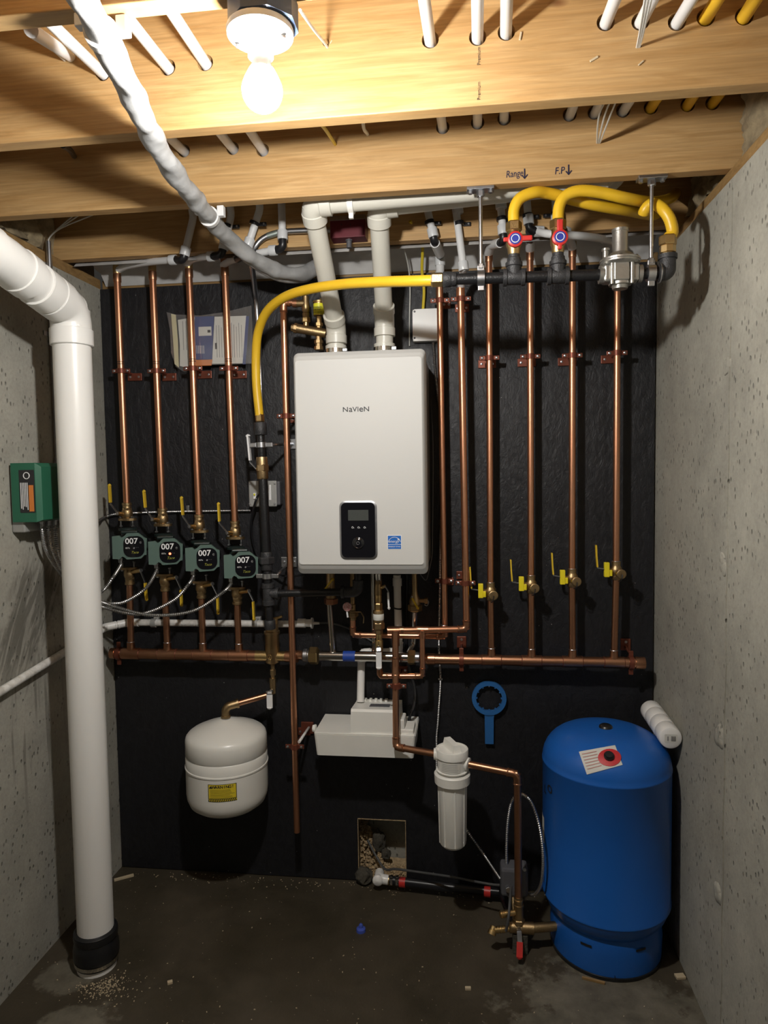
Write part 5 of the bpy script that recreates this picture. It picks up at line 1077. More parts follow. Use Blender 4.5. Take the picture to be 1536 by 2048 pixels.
part(sh, 'riser_tube', M().rod((Z(666, 1310).x, YS, zs), (Z(663, 1200).x, YS-.04, Z(663, 1204).z), .0105, 16), STL); part(sh, 'riser_collar', M().lathe((Z(666, 1310).x, YS, zs+.016), ZV, [(0, .016), (.006, .012), (.008, .0105)], 16), STL)
part(sh, 'riser_tube', M().tube(fil([V((Z(747, 1310).x, YS, zs)), P(747, 1286, -.052), V((P(747, 1286, -.052).x, -.052, bz0))], .02, 6), .0075, 14), STL); part(sh, 'riser_tube', M().tube(fil([V((Z(813, 1313).x, YS, zs)), P(827, 1288, -.045), P(829, 1254, -.045), P(830, 1222, -.085)], .02, 6), .0105, 16), STL)
# supply valve with yellow lever (left), return valve (right)
sv = thing('service_valve', 'brass valve with twisted yellow lever under the left of the boiler', 'valve', P(660, 1205, YS-.04))
v0 = P(662, 1208, YS-.04); vt_ = V((v0.x, v0.y, bz0-.001+.003)); part(sv, 'union_nut', M().hexn(v0, ZV, .022, .026), COPD); part(sv, 'valve_body', M().lathe(v0 + ZV*.02, ZV, [(0, .018), (.010, .020), (.03, .020), (.04, .016), ((vt_-v0).z-.02, .016)], 18), BRSD)
q = v0 + V((-.006, -.03, .058)); part(sv, 'stem', M().rod(v0 + ZV*.058, q, .007, 10), BRSD); lever(sv, q, q + V((-.014, -.006, -.004)), q + V((.022, -.012, .040)), YHND, w=.014)
rv = thing('service_valve', 'brass valve with round side port under the right of the boiler', 'valve', P(830, 1222, -.085))
v0 = P(830, 1222, -.085); part(rv, 'union_nut', M().hexn(v0, ZV, .024, .027), BRSD); part(rv, 'valve_body', M().lathe(v0 + ZV*.022, ZV, [(0, .020), (.014, .021), (.026, .018), (.045, .011), (.062, .010), (bz0 - v0.z - .02, .010)], 18), BRSD)
part(rv, 'side_port', M().lathe(v0 + V((.01, -.004, .040)), XV, [(0, .008), (.026, .008), (.027, .0125), (.038, .0125), (.039, .005)], 14), BRSD); part(rv, 'port_chain', M().tube(smooth_path([v0 + V((.044, -.006, .046)), v0 + V((.052, -.01, .036)), v0 + V((.046, -.01, .022)), v0 + V((.036, -.01, .026))], 5), .0016, 6), ZNC); lever(rv, v0 + V((-.004, -.024, .05)), v0 + V((-.010, -.028, .058)), v0 + V((.012, -.03, .018)), YHND, w=.012)
# relief port with red-white knob
kv = thing('drain_valve', 'brass drain valve with red and white round knob under the boiler', 'valve', P(706, 1240, yA))
v0 = P(706, 1240, yA); part(kv, 'valve_body', M().lathe(v0, ZV, [(0, .0125), (.010, .0125), (.012, .0175), (.036, .0175), (.038, .012), (.060, .012), (.062, .009), (bz0-v0.z, .009)], 16), BRSD); part(kv, 'union_nut', M().hexn(v0 + ZV*.014, ZV, .018, .021), BRSD)
kq = P(695, 1213, yA-.05); part(kv, 'stem', M().rod(v0 + ZV*.045, kq, .006, 8), BRSD); kb = part(kv, 'knob', M().lathe(kq, -YV, [(0, .010), (.002, .0165), (.008, .0165), (.010, .012), (.0102, 0)], 20), PINK, 'round red and white knob'); part(kv, 'pull_tab', M().strip([kq + V((-.002, -.004, -.014)), kq + V((.001, -.004, -.040))], .006, .002, XV), PRINTW)
part(kv, 'side_lever', M().strip([v0 + V((.012, -.01, .034)), v0 + V((.034, -.014, .034)), v0 + V((.044, -.014, .014)), v0 + V((.042, -.014, -.008))], .010, .003, YV), BRSD)
# centre column: ball valve, check valve, lower valve with white lever
cv = thing('cold_inlet_column', 'stacked brass fittings under the boiler centre with check valve and white label', 'valve', P(758, 1300, -.18))
YC = -.182; C_ = lambda py: P(757, py, YC)
def cc_(a, b_, r, mat, name, hexa=False, lab=None):
    A_, B_ = C_(a), C_(b_); B_.x = A_.x = C_(1230).x; L_ = A_.z - B_.z; m = M()
    if hexa: m.hexn(B_, ZV, L_, r)
    else: m.lathe(B_, ZV, [(0, r*.94), (L_*.1, r), (L_*.9, r), (L_, r*.94)], 18)
    return part(cv, name, m, mat, lab)
cc_(1146, 1162, .0125, STL, 'inlet_stub'); cc_(1158, 1172, .0135, BRSD, 'nut', True); cc_(1168, 1190, .0140, BRSD, 'ball_valve'); cc_(1188, 1204, .0125, BRS, 'nipple'); cc_(1196, 1214, .0100, COP, 'adapter'); cc_(1206, 1222, .0145, BRS, 'hex_adapter', True); cc_(1220, 1246, .0195, BRSD, 'check_valve_body'); cc_(1226, 1240, .0199, PAPER, 'label_band', lab='white paper label round the check valve'); cc_(1244, 1258, .0215, BRSD, 'union_nut', True); cc_(1256, 1268, .0150, BRSD, 'hex', True); cc_(1266, 1284, .0115, BRS, 'nipple'); cc_(1280, 1302, .0150, BRS, 'lower_ball_valve'); cc_(1300, 1312, .0125, BRS, 'outlet_nut', True); cc_(1310, 1350, .0100, COPD, 'outlet_pipe')
q = P(770, 1172, YC-.012); part(cv, 'stem', M().rod(C_(1178), q, .006, 8), BRS); lever(cv, q, P(776, 1182, YC-.014), P(778, 1216, YC-.014), PRINTW, w=.012)
q = P(757, 1296, YC-.024); part(cv, 'lower_stem', M().rod(C_(1292), q, .006, 8), ZNC); lever(cv, q, P(757.5, 1302, YC-.030), P(758, 1336, YC-.028), PRINTW, XV, w=.020, name='white_lever')
# condensate drain tube
ct = thing('condensate_pipe', 'white plastic drain tube from the boiler underside to the pump box', 'pipe', P(722, 1405, -.12))
run(ct, [P(794, 1150, -.045), P(798, 1303, -.032), P(723, 1305, -.030), P(721, 1404, -.085)], .0145, PVC, PVC, bend=.02); ringc(ct, 'socket', P(794.4, 1164, -.0445), ZV, .03, .0175, PVC)
part(ct, 'zip_tie', M().lathe(P(796, 1218, -.040), V((.1, 0, 1)), [(0, .0147), (0, .0160), (.006, .0160), (.006, .0147)], 14), BLKP)

# ------------------------------------------------------------------ air separator and expansion tank
sp_ = thing('air_separator', 'brass air separator in the copper header below the gas drop', 'separator', P(545, 1330, YP))
sx_ = P(545, 1310, YP).x; S = lambda py: P(545, py, YP).z
part(sp_, 'body', M().lathe((sx_, YP, S(1328)), ZV, [(0, .012), (.006, .024), (.010, .027), (S(1268)-S(1328), .027), (S(1268)-S(1328)+.002, .030), (S(1262)-S(1328), .030), (S(1262)-S(1328)+.002, .025), (S(1238)-S(1328), .024), (S(1236)-S(1328), .016)], 26), BRSD)
part(sp_, 'inlet', M().rod((HR_.x-.005, YP, ZH), (sx_, YP, ZH), .0205, 18), BRS); part(sp_, 'outlet', M().rod((sx_, YP, ZH), (P(592, 1311, YP).x, YP, ZH), .0195, 18), BRS); part(sp_, 'outlet_sleeve', M().rod((P(572, 1311, YP).x, YP, ZH), (P(596, 1311, YP).x, YP-.006, ZH), .0215, 18), COPD)
part(sp_, 'vent_cap', M().lathe((P(551, 1240, YP).x, YP-.008, S(1246)), ZV, [(0, .010), (.016, .010), (.017, .013), (.022, .013), (.023, .004)], 14).rod((P(551, 1238, YP).x, YP-.01, S(1236)), (P(566, 1232, YP).x, YP-.01, S(1231)), .005, 8), BRS)
part(sp_, 'emblem', M().torus((sx_ - .003, YP-.0285, ZH+.004), YV, .008, .0015, 16, 5), BRS); part(sp_, 'emblem_foot', M().box((sx_ - .003, YP-.0275, ZH-.010), (.009, .003, .010), .001), BRS)
for k, (a, b_, r, hx) in enumerate(((1326, 1340, .008, 0), (1338, 1350, .0115, 1), (1350, 1356, .008, 0), (1355, 1374, .0125, 0), (1372, 1386, .0105, 1))):
    m = M(); z0, z1_ = S(b_), S(a); (m.hexn if hx else m.cyl)((sx_, YP-.004*k*.5, z0), ZV, z1_-z0, r); part(sp_, 'drain_fitting', m, BRSD)
q = V((sx_ - .004, YP - .034, S(1378))); part(sp_, 'valve_stem', M().rod((sx_, YP, S(1378)), q, .006, 8), ZNC); lever(sp_, q, q + V((0, -.004, -.006)), q + V((.0, -.004, -.060)), PRINTW, XV, w=.022, name='white_lever')
et = thing('expansion_tank', 'cream white expansion tank with yellow warning label hanging below the pumps', 'tank', P(455, 1637, -.165))
ex, ey, er = (P(375, 1500, -.165).x + P(533, 1500, -.165).x)/2, -.165, .1515; ez0 = P(455, 1600, -.165).z - .025; E_ = lambda px, py: P(px, py, ey)
zt2 = P(455, 1490, -.165).z
ztop = P(450, 1437, -.165).z; hh = ztop - ez0
prof = [(0, 0), (.004, er*.5), (.014, er*.78), (.030, er*.92), (.055, er*.985), (.075, er), (hh*.50, er), (hh*.505, er*1.018), (hh*.52, er*1.018), (hh*.525, er*1.0), (hh*.625, er*1.0), (hh*.64, er*.975), (hh*.655, er*1.0), (hh*.80, er*.995), (hh*.835, er*.975), (hh*.86, er*.93), (hh*.885, er*.85), (hh*.93, er*.62), (hh*.975, er*.32), (hh, .02), (hh, 0)]
part(et, 'shell', M().lathe((ex, ey, ez0), ZV, prof, 48), WPAINT)
nk = P(451, 1432, ey); nk.x = ex; nk.y = ey; nk.z = ez0 + hh
part(et, 'neck', M().lathe(nk - ZV*.006, ZV, [(0, .016), (.016, .016), (.017, .012)], 16), ZNC)
el_ = nk + ZV*.045; cn = V((sx_ - .012, YP - .012, S(1387)))
part(et, 'brass_elbow', M().tube(fil([nk + ZV*.006, el_, el_ + (cn-el_).normalized()*.05], .022, 8), .0155, 16), BRSD); part(et, 'elbow_rim', M().lathe(el_ + (cn-el_).normalized()*.042, (cn-el_), [(0, .0155), (0, .0180), (.008, .0180), (.009, .013)], 16).lathe(nk + ZV*.004, ZV, [(0, .0180), (.008, .0180), (.009, .0155)], 16), BRSD); part(et, 'connecting_pipe', M().rod(el_ + (cn-el_).normalized()*.03, cn, .0115), COPD); part(et, 'pipe_nut', M().hexn(cn - (cn-el_).normalized()*.012, (cn-el_), .012, .0165), ZNC)
# curved label
def curved(cx, cy, r, a0, a1, z0, z1_, n=10, dz=0):
    m = M(); A_ = []
    for k in range(n+1):
        a = a0 + (a1-a0)*k/n; A_ += [V((cx + r*math.cos(a), cy + r*math.sin(a), z0)), V((cx + r*math.cos(a), cy + r*math.sin(a), z1_))]
    m._add(A_, [[2*k, 2*k+2, 2*k+3, 2*k+1] for k in range(n)], True); return m
def ang(cx, cy, r, px, py):
    """angle on a vertical cylinder hit by a pixel ray"""
    d = ray(px, py); o = CAM - V((cx, cy, 0)); A_ = d.x**2 + d.y**2; B_ = 2*(o.x*d.x + o.y*d.y); C0 = o.x**2 + o.y**2 - r*r; D_ = B_*B_ - 4*A_*C0
    t_ = (-B_ - math.sqrt(max(D_, 0)))/(2*A_); p_ = o + d*t_; return math.atan2(p_.y, p_.x), (CAM + d*t_).z
a0_, zA = ang(ex, ey, er, 416, 1571); a1_, zB = ang(ex, ey, er, 474, 1600); zA = ang(ex, ey, er, 445, 1569)[1]; zB = ang(ex, ey, er, 445, 1604)[1]
if a1_ < a0_: a0_, a1_ = a0_ - 2*math.pi, a1_
lb = part(et, 'warning_label', curved(ex, ey, er+.0008, a0_, a1_, zB, zA), INK, 'yellow warning label'); bdr = (a1_-a0_)*.025
part(lb, 'yellow_field', curved(ex, ey, er+.0013, a0_+bdr, a1_-bdr, zB+.012, zA-.0015), YLAB)
for k in range(7): 
    zk = zA - .020 - k*.0048; part(lb, 'text_line', curved(ex, ey, er+.0017, a0_ + (a1_-a0_)*.08, a0_ + (a1_-a0_)*random.uniform(.75, .95), zk-.0011, zk, 8), INK)
for k in range(16):
    aa = a0_ + (a1_-a0_)*(k+.5)/16; da = (a1_-a0_)*.014; q = [V((ex + (er+.0014)*math.cos(x_), ey + (er+.0014)*math.sin(x_), z_)) for x_, z_ in ((aa-da, zB+.010), (aa+da, zB+.010), (aa+da*3, zB+.002), (aa+da, zB+.002))]
    part(lb, 'hazard_stripe', M()._add(q, [[0, 1, 2, 3]], False), YLAB)
for k, ch in enumerate('WARNING!'):
    aa = a0_ + (a1_-a0_)*(.20 + k*.095); xd = V((-math.sin(aa), math.cos(aa), 0)); part(lb, 'letter', text(ch, .0145, V((ex + (er+.0016)*math.cos(aa), ey + (er+.0016)*math.sin(aa), zA-.0095)), xd, ZV, bold=.03), INK)
aa = a0_ + (a1_-a0_)*.10; xd = V((-math.sin(aa), math.cos(aa), 0)); part(lb, 'triangle', M().prism([(-.006, -.005), (.006, -.005), (0, .005)], V((ex + (er+.0014)*math.cos(aa), ey + (er+.0014)*math.sin(aa), zA-.0095)), xd, ZV, .0004), INK)

# ------------------------------------------------------------------ white condensate pump box
YQ = -.20
pb_ = thing('condensate_pump', 'white plastic condensate pump box on the board below the boiler', 'pump', P(728, 1515, -.1))
xA, xB = P(628, 1490, YQ).x, P(831, 1490, YQ).x; zT = P(640, 1468, YQ).z; zBt = P(728, 1514, YQ).z
part(pb_, 'reservoir', M().loft([[V((p[0], p[1], zBt)) for p in rrect((xA+xB)/2, YQ/2-.004, xB-xA-.016, -YQ-.012, .010, 4)], [V((p[0], p[1], zT)) for p in rrect((xA+xB)/2, YQ/2-.004, xB-xA, -YQ-.002, .012, 4)]]), WPL)
part(pb_, 'lid', M().box(((xA+xB)/2, YQ/2-.004, zT+.003), (xB-xA-.004, -YQ-.006, .006), .002), WPL)
mx0, mx1 = P(702, 1440, YQ+.012).x, P(797, 1440, YQ+.012).x; zM = P(740, 1424, YQ+.012).z; zTop = P(745, 1402, -.06).z
sidep = [(YQ+.006, zT+.004), (YQ+.010, zM), (YQ+.018, zM+.008), (-.075, zTop), (-.045, zTop+.002), (-.030, zT+.004)]
part(pb_, 'motor_cover', M().prism(sidep, (mx0, 0, 0), (0, 1, 0), (0, 0, 1), mx1-mx0), WPL); part(pb_, 'step', M().box(((mx1+xB)/2-.004, YQ+.055, zT+.012), (xB-mx1-.006, .09, .022), .004).box((mx1+.010, YQ+.05, zT+.03), (.022, .075, .055), .004), WPL)
for k in range(5): part(pb_, 'vent_tab', M().box((mx0 + .035 + k*.020, -.060, zTop+.004), (.010, .02, .010), .001), WPL)
for k in range(2):
    t_ = .30 + .26*k; yy = YQ+.018 + (-.075 - YQ - .018)*(1-t_) * .8 + .012; zz = zM+.008 + (zTop-zM-.008)*((yy - (YQ+.018))/(-.075-YQ-.018)); part(pb_, 'grille_slot', M().box(((mx0+mx1)/2 + .012, yy, zz+.0003), (.075, .012 + .010*k, .003), 0, Matrix.Rotation(math.atan2(zTop-zM-.008, -.075-YQ-.018), 3, 'X')), GRYPL, 'dark grille slot')
part(pb_, 'inlet_plug', M().lathe((xA+.002, YQ+.03, P(624, 1463, YQ).z), -XV, [(0, .015), (.006, .015), (.007, .013), (.012, .013)], 16), WPL)
single('black_drain_hose', M().tube(smooth_path([P(813, 1150, -.014), P(813, 1300, -.012), P(829, 1375, -.03), P(828, 1410, -.06), P(820, 1432, -.08), P(818, 1448, -.09)], 8), .006, 8), BLKP, 'thin black hose behind the copper loop into the white pump box', 'hose')
single('black_drain_hose', M().tube(smooth_path([P(627, 1246, yw), P(665, 1247, -.022), P(700, 1258, -.007), P(740, 1280, -.007), P(772, 1302, -.007)], 8), .0038, 8), GREYC, 'thin dark hose leaving the end of the narrow white drain', 'hose')

# ------------------------------------------------------------------ white junction box with cables, armoured cable down
jb = thing('junction_box', 'white square junction box behind the domestic copper pipe', 'box', P(850, 682, 0))
a = P(825, 619, -.035); b_ = P(874, 681, -.035); part(jb, 'box', M().bb((a.x, -.001, b_.z), (b_.x+.004, -.034, a.z), .003), CERAM); lid = part(jb, 'lid', M().prism([(a.x+.008, b_.z), (b_.x+.002, b_.z), (b_.x+.002, a.z), (a.x+.008, a.z), (a.x, a.z-.008), (a.x, b_.z+.008)], (0, -.034, 0), (1, 0, 0), (0, 0, 1), .004), CERAM)
for px, py in ((829, 623), (829, 676)): part(lid, 'lid_screw', M().lathe(P(px, py, -.0385), -YV, [(0, .004), (.002, .003), (.0022, 0)], 8), GRYPL)
single('yellow_cable', M().tube(smooth_path([P(820, 442, -.245), P(836, 468, -.20), P(845, 490, -.14), P(844, 540, -.06), P(848, 580, -.03), P(846, 620, -.018)], 8), .0055, 8), ROMEX, 'yellow electrical cable dropping into the white junction box', 'cable')
single('white_control_wire', M().tube(smooth_path([P(786, 415, -.25), P(800, 470, -.2), P(815, 525, -.08), P(820, 570, -.02), P(819, 640, -.012), P(819, 692, -.012)], 8), .0024, 6), WIRE, 'thin white control wire hanging beside the right vent', 'wire')
single('white_control_wire', M().tube(smooth_path([P(798, 416, -.25), P(790, 432, -.25), P(772, 440, -.25)], 8), .0022, 6), GREYC, 'short grey wire looped at the top of the right vent', 'wire')
single('cable_connector', M().box(P(805, 480, -.12), (.048, .014, .012), .003, Matrix.Rotation(.35, 3, 'Y')), WIRE, 'small white wire connector hanging just right of the right vent', 'connector')
ac = thing('armored_cable', 'long armoured cable down the board from the junction box to the pressure switch', 'cable', P(880, 1480, -.01))
part(ac, 'cable', flex([P(866, 684, -.012), P(872, 760, -.010), P(884, 860, -.010), P(886, 950, -.010), P(881, 1080, -.010), P(879, 1200, -.010), P(878, 1300, -.010), P(881, 1360, -.010), P(876, 1440, -.012), P(873, 1490, -.012), P(880, 1580, -.02), P(930, 1655, -.03), P(965, 1705, -.08), P(1002, 1760, -.225)], .0048), MC)
part(ac, 'cable_strap', M().box(P(881, 1358, -.012), (.016, .010, .008), .002), ZNC)

# ------------------------------------------------------------------ water filter
wf = thing('water_filter', 'white upright water filter housing between two copper pipes', 'filter', P(905, 1695, YFt))
fx = P(904, 1500, YFt).x; F_ = lambda py: P(905, py, YFt).z
zb0 = F_(1690); 
part(wf, 'bowl', M().lathe((fx, YFt, zb0), ZV, [(0, 0), (.0, .036), (.006, .042), (.012, .0455), (F_(1550)-zb0, .0495)], 32), WPL)
for k in range(8):
    a = math.pi*2*k/8 + .2; part(wf, 'bowl_rib', M().strip([(fx + .0455*math.cos(a), YFt + .0455*math.sin(a), zb0+.012), (fx + .050*math.cos(a), YFt + .050*math.sin(a), F_(1552))], .004, .003, (-math.sin(a), math.cos(a), 0)), WPL)
part(wf, 'locking_ring', M().lathe((fx, YFt, F_(1563)), ZV, [(0, .052), (0, .0605), (.030, .062), (.034, .058)], 36), WPL)
part(wf, 'head', M().lathe((fx, YFt, F_(1541)), ZV, [(0, .052), (.006, .0555), (.008, .050), (.050, .051), (.051, .0555), (.076, .0560), (.079, .0545), (.079, .0500), (.0765, .0495), (.0765, 0)], 36), WPL)
hz1 = F_(1541) + .079
part(wf, 'top_grip', M().loft([[V((fx-.016, YFt-.044, hz1-.004)), V((fx+.016, YFt-.044, hz1-.004)), V((fx+.016, YFt+.044, hz1-.004)), V((fx-.016, YFt+.044, hz1-.004))], [V((fx-.011, YFt-.038, hz1+.022)), V((fx+.011, YFt-.038, hz1+.022)), V((fx+.011, YFt+.040, hz1+.024)), V((fx-.011, YFt+.040, hz1+.024))]]).xf(Matrix.Translation(V((fx, YFt, 0))) @ Matrix.Rotation(.45, 4, 'Z') @ Matrix.Translation(-V((fx, YFt, 0)))), WPL)
zh = F_(1541) + .036; part(wf, 'inlet_port', M().lathe((fx-.044, YFt, P(880, 1508, YFt).z), -XV, [(0, .022), (.012, .022), (.013, .0195), (.018, .0195)], 20), WPL); po = V((fx+.040, YFt-.008, zh-.004)); pd = V((.85, -.35, -.12)).normalized(); part(wf, 'outlet_port', M().lathe(po, pd, [(0, .022), (.018, .022), (.019, .019), (.020, .013)], 20), WPL)
a0_, _ = ang(fx, YFt, .052, 882, 1530); a1_, _ = ang(fx, YFt, .052, 920, 1530)
fl_ = part(wf, 'maker_label', curved(fx, YFt, .0522, a0_, a1_, zh-.026, zh+.010), PAPER, 'grey printed label'); 
for k in range(5): zk = zh + .004 - k*.0055; part(fl_, 'text_line', curved(fx, YFt, .0526, a0_+.12, a1_-.1-.1*random.random(), zk-.001, zk, 6), PRINTG)
# copper from filter to the tank tee
YT = -.345
fo = thing('filter_outlet_pipe', 'copper pipe from the filter bending down to the tank fittings on the floor', 'pipe', P(1035, 1815, YT))
vb1 = P(1037, 1812, YT); vt1 = P(1030, 1548, YT); run(fo, [po + pd*.012, V((vb1.x-.002, YT, vt1.z)), vb1], .0125, COPD, COPD, bend=.019)
# tank tee
tt = thing('tank_tee', 'brass tank tee on the floor with red-lever drain valve', 'valve', P(1037, 1870, YT))
tx_, ty_, tz_ = vb1.x, YT, P(1040, 1855, YT).z
part(tt, 'adapter', M().lathe(vb1 - ZV*.002, ZV, [(0, .0175), (.008, .0175), (.009, .0145), (.016, .0145), (.017, .0165), (.026, .0165), (.027, .0135), (.036, .0135)], 18), BRSD); part(tt, 'upper_valve', M().rod((tx_, ty_, tz_), vb1, .0165), BRSD); part(tt, 'hex', M().hexn((tx_, ty_, tz_+.016), ZV, .016, .021), BRSD); part(tt, 'body', M().rod((tx_-.03, ty_, tz_), (tx_+.05, ty_, tz_), .0195), BRSD); 
part(tt, 'nipple', M().rod((tx_+.04, ty_, tz_), (P(1118, 1862, YT+.03).x + .03, ty_+.03, tz_-.001), .0155), BRSD)
for k, (py, L_) in enumerate(((1829, .075), (1861, .095))):
    q = P(1000 - 14*k, py, YT-.02); q.z = P(1000, py, YT-.02).z; e_ = V((tx_-.012, ty_-.004, q.z))
    m = M().rod(q, e_, .0095, 12)
    for j in range(4): m.lathe(q + (e_-q)*(.05 + j*.13), e_-q, [(0, .0095), (0, .0118), (.005, .0118), (.005, .0095)], 12)
    part(tt, 'side_port', m, BRS)
q0 = P(978, 1856, YT-.025); q0.z = P(1000, 1861, YT-.02).z; q0 = q
part(tt, 'hose_bib', M().lathe(q0 + V((.004, .008, .008)), V((-.35, -.5, -.75)), [(0, .012), (.012, .012), (.013, .0145), (.026, .0145), (.027, .009)], 14), BRS)
q = V((tx_, ty_-.028, tz_+.004)); part(tt, 'stem', M().rod((tx_, ty_, tz_+.004), q, .008, 10), ZNC); lever(tt, q, q + V((.001, -.012, -.022)), P(1039, 1915, YT-.065), RED, XV, w=.020, name='red_lever')
part(tt, 'switch_tube', M().tube(smooth_path([P(1022, 1772, YT+.015), P(1020, 1800, YT+.0), P(1017, 1835, YT-.03), P(1012, 1862, YT-.03)], 6), .0045, 8), GREYC)
for z in (0,): part(tt, 'floor_block', M().box((tx_+.005, ty_+.004, (tz_-.019)/2), (.05, .034, tz_-.019), .003), DIRT, 'dark block under the fittings')
# pressure switch
ps = thing('pressure_switch', 'small dark grey pressure switch box behind the copper down pipe', 'switch', P(1028, 1790, -.27))
YPS = -.26; a = P(1001, 1733, YPS); b_ = P(1056, 1792, YPS); part(ps, 'cover', M().box(((a.x+b_.x)/2, YPS+.02, (a.z+b_.z)/2), (b_.x-a.x, .07, a.z-b_.z), .010), GRYPL); part(ps, 'cover_nut', M().lathe(P(1049, 1738, YPS-.016), -YV, [(0, .006), (.006, .006), (.0065, 0)], 8), ZNC); part(ps, 'conduit_nut', M().hexn(P(1017, 1777, YPS-.014), -YV, .010, .011), ZNC); part(ps, 'mount_tube', M().rod((P(1026, 1790, YPS).x, YPS+.01, b_.z+.004), (tx_-.012, ty_+.008, tz_+.006), .007, 10), BRSD)
t = thing('armored_cable', 'armoured cable looping above the pressure switch beside the blue tank', 'cable', P(1040, 1760, -.25))
part(t, 'cable', flex([P(1014, 1740, -.24), P(1013, 1700, -.24), P(1016, 1640, -.24), P(1025, 1600, -.24), P(1042, 1588, -.26), P(1062, 1604, -.31), P(1078, 1650, -.35), P(1086, 1710, -.365), P(1083, 1765, -.34), P(1070, 1788, -.28), P(1054, 1788, -.24)], .0052), MC)

# ------------------------------------------------------------------ blue pressure tank
TX, TY, TRd = .456, -.272, .208
tk = thing('pressure_tank', 'large blue well pressure tank on the floor in the right corner', 'tank', (TX, TY, 0))
part(tk, 'base_ring', M().lathe((TX, TY, .010), ZV, [(0, .172), (0, .180), (.07, .183), (.11, .178), (.135, .170)], 56), BLUE); part(tk, 'floor_gasket', M().lathe((TX, TY, 0), ZV, [(0, .182), (.012, .184), (.014, .178)], 56), RUB)
zt0 = P(1212, 1444, TY-.0).z
zs1 = .642; ztk = .757
prof = [(.110, .150), (.130, .178), (.150, .194), (.175, .204), (.185, .2075), (.187, .2095), (.193, .2095), (.195, TRd), (zs1-.004, TRd), (zs1-.002, TRd+.0015), (zs1+.003, TRd+.0015), (zs1+.005, TRd)] + [(zs1+.005 + (ztk-zs1-.005)*math.sin(math.radians(a)), TRd*(math.cos(math.radians(a))**.62)) for a in range(8, 90, 8)] + [(ztk, 0)]
part(tk, 'shell', M().lathe((TX, TY, 0), ZV, prof, 64), BLUE)
part(tk, 'air_valve_cap', M().lathe((TX, TY, ztk-.004), ZV, [(0, .024), (.010, .021), (.014, .015), (.0145, 0)], 20), RUB, 'black cap on the dome')
def dz_(x, y):
    rr = math.hypot(x-TX, y-TY); c_ = min(1, rr/TRd); a = math.acos(c_**(1/.62)); return zs1+.005 + (ztk-zs1-.005)*math.sin(a)
def on_dome(px, py):
    d = ray(px, py); lo, hi = 1.6/d.length, 3.6/d.length; prev = None; n = 400
    for k in range(n):
        t_ = lo + (hi-lo)*k/n; p_ = CAM + d*t_
        if math.hypot(p_.x-TX, p_.y-TY) < TRd*.995 and p_.z < dz_(p_.x, p_.y):
            a_, b_ = t_ - (hi-lo)/n, t_
            for _ in range(18):
                c_ = (a_+b_)/2; p_ = CAM + d*c_
                if math.hypot(p_.x-TX, p_.y-TY) < TRd*.995 and p_.z < dz_(p_.x, p_.y): b_ = c_
                else: a_ = c_
            return CAM + d*b_
    return CAM + d*hi
px4 = [(1158, 1504), (1230, 1491), (1245, 1530), (1174, 1549)]
def pq(s_, t_): return tuple((px4[0][k]*(1-s_) + px4[1][k]*s_)*(1-t_) + (px4[3][k]*(1-s_) + px4[2][k]*s_)*t_ for k in (0, 1))
def lift_(p_, h_): e_ = .004; nx_ = -(dz_(p_.x+e_, p_.y) - dz_(p_.x-e_, p_.y))/(2*e_); ny_ = -(dz_(p_.x, p_.y+e_) - dz_(p_.x, p_.y-e_))/(2*e_); return V((p_.x, p_.y, dz_(p_.x, p_.y))) + V((nx_, ny_, 1)).normalized()*h_
def patch_px(s0, s1, t0, t1, n, h_):
    vs_ = [lift_(on_dome(*pq(s0 + (s1-s0)*i/n, t0 + (t1-t0)*j/n)), h_) for i in range(n+1) for j in range(n+1)]
    return M()._add(vs_, [[i*(n+1)+j, (i+1)*(n+1)+j, (i+1)*(n+1)+j+1, i*(n+1)+j+1] for i in range(n) for j in range(n)], True)
lb = part(tk, 'dome_label', patch_px(0, 1, 0, 1, 16, .0018), PAPER, 'white label with a red round printed on the dome')
rg_ = []
for q_ in (1.0, .75, .5, .25):
    rg_ += [lift_(on_dome(1219 + 23*q_*math.cos(2*math.pi*k/24), 1516 + 17*q_*math.sin(2*math.pi*k/24)), .0036) for k in range(24)]
part(lb, 'red_disc', M()._add(rg_, [[r_*24+k, r_*24+(k+1) % 24, (r_+1)*24+(k+1) % 24, (r_+1)*24+k] for r_ in (0, 1, 2) for k in range(24)] + [list(range(72, 96))], True), REDLAB)
cq = on_dome(1218, 1514); nq = lift_(cq, 1.0) - lift_(cq, 0.0)
part(tk, 'valve_plug', M().lathe(lift_(cq, .001), nq, [(0, .016), (.008, .016), (.010, .013), (.016, .011), (.0165, 0)], 16), RUB, 'black plug in the red disc')
PINKP = pm('pink_print', (.5, .25, .22), .6)
for k in range(6): part(lb, 'text_line', patch_px(.06, .46, .12 + k*.13, .155 + k*.13, 8, .0030), PINKP)
for px, w_ in ((1172, 30), (1282, 28)):
    aa, zz = ang(TX, TY, .1825, px, 1880); part(tk, 'base_slot', curved(TX, TY, .1835, aa-.10, aa+.10, .098, .106, 6), RUB, 'dark vent slot in the base')
aa, zz = ang(TX, TY, .1825, 1230, 1940); part(tk, 'base_notch', curved(TX, TY, .1838, aa-.006, aa+.006, .004, .024, 3), RUB)
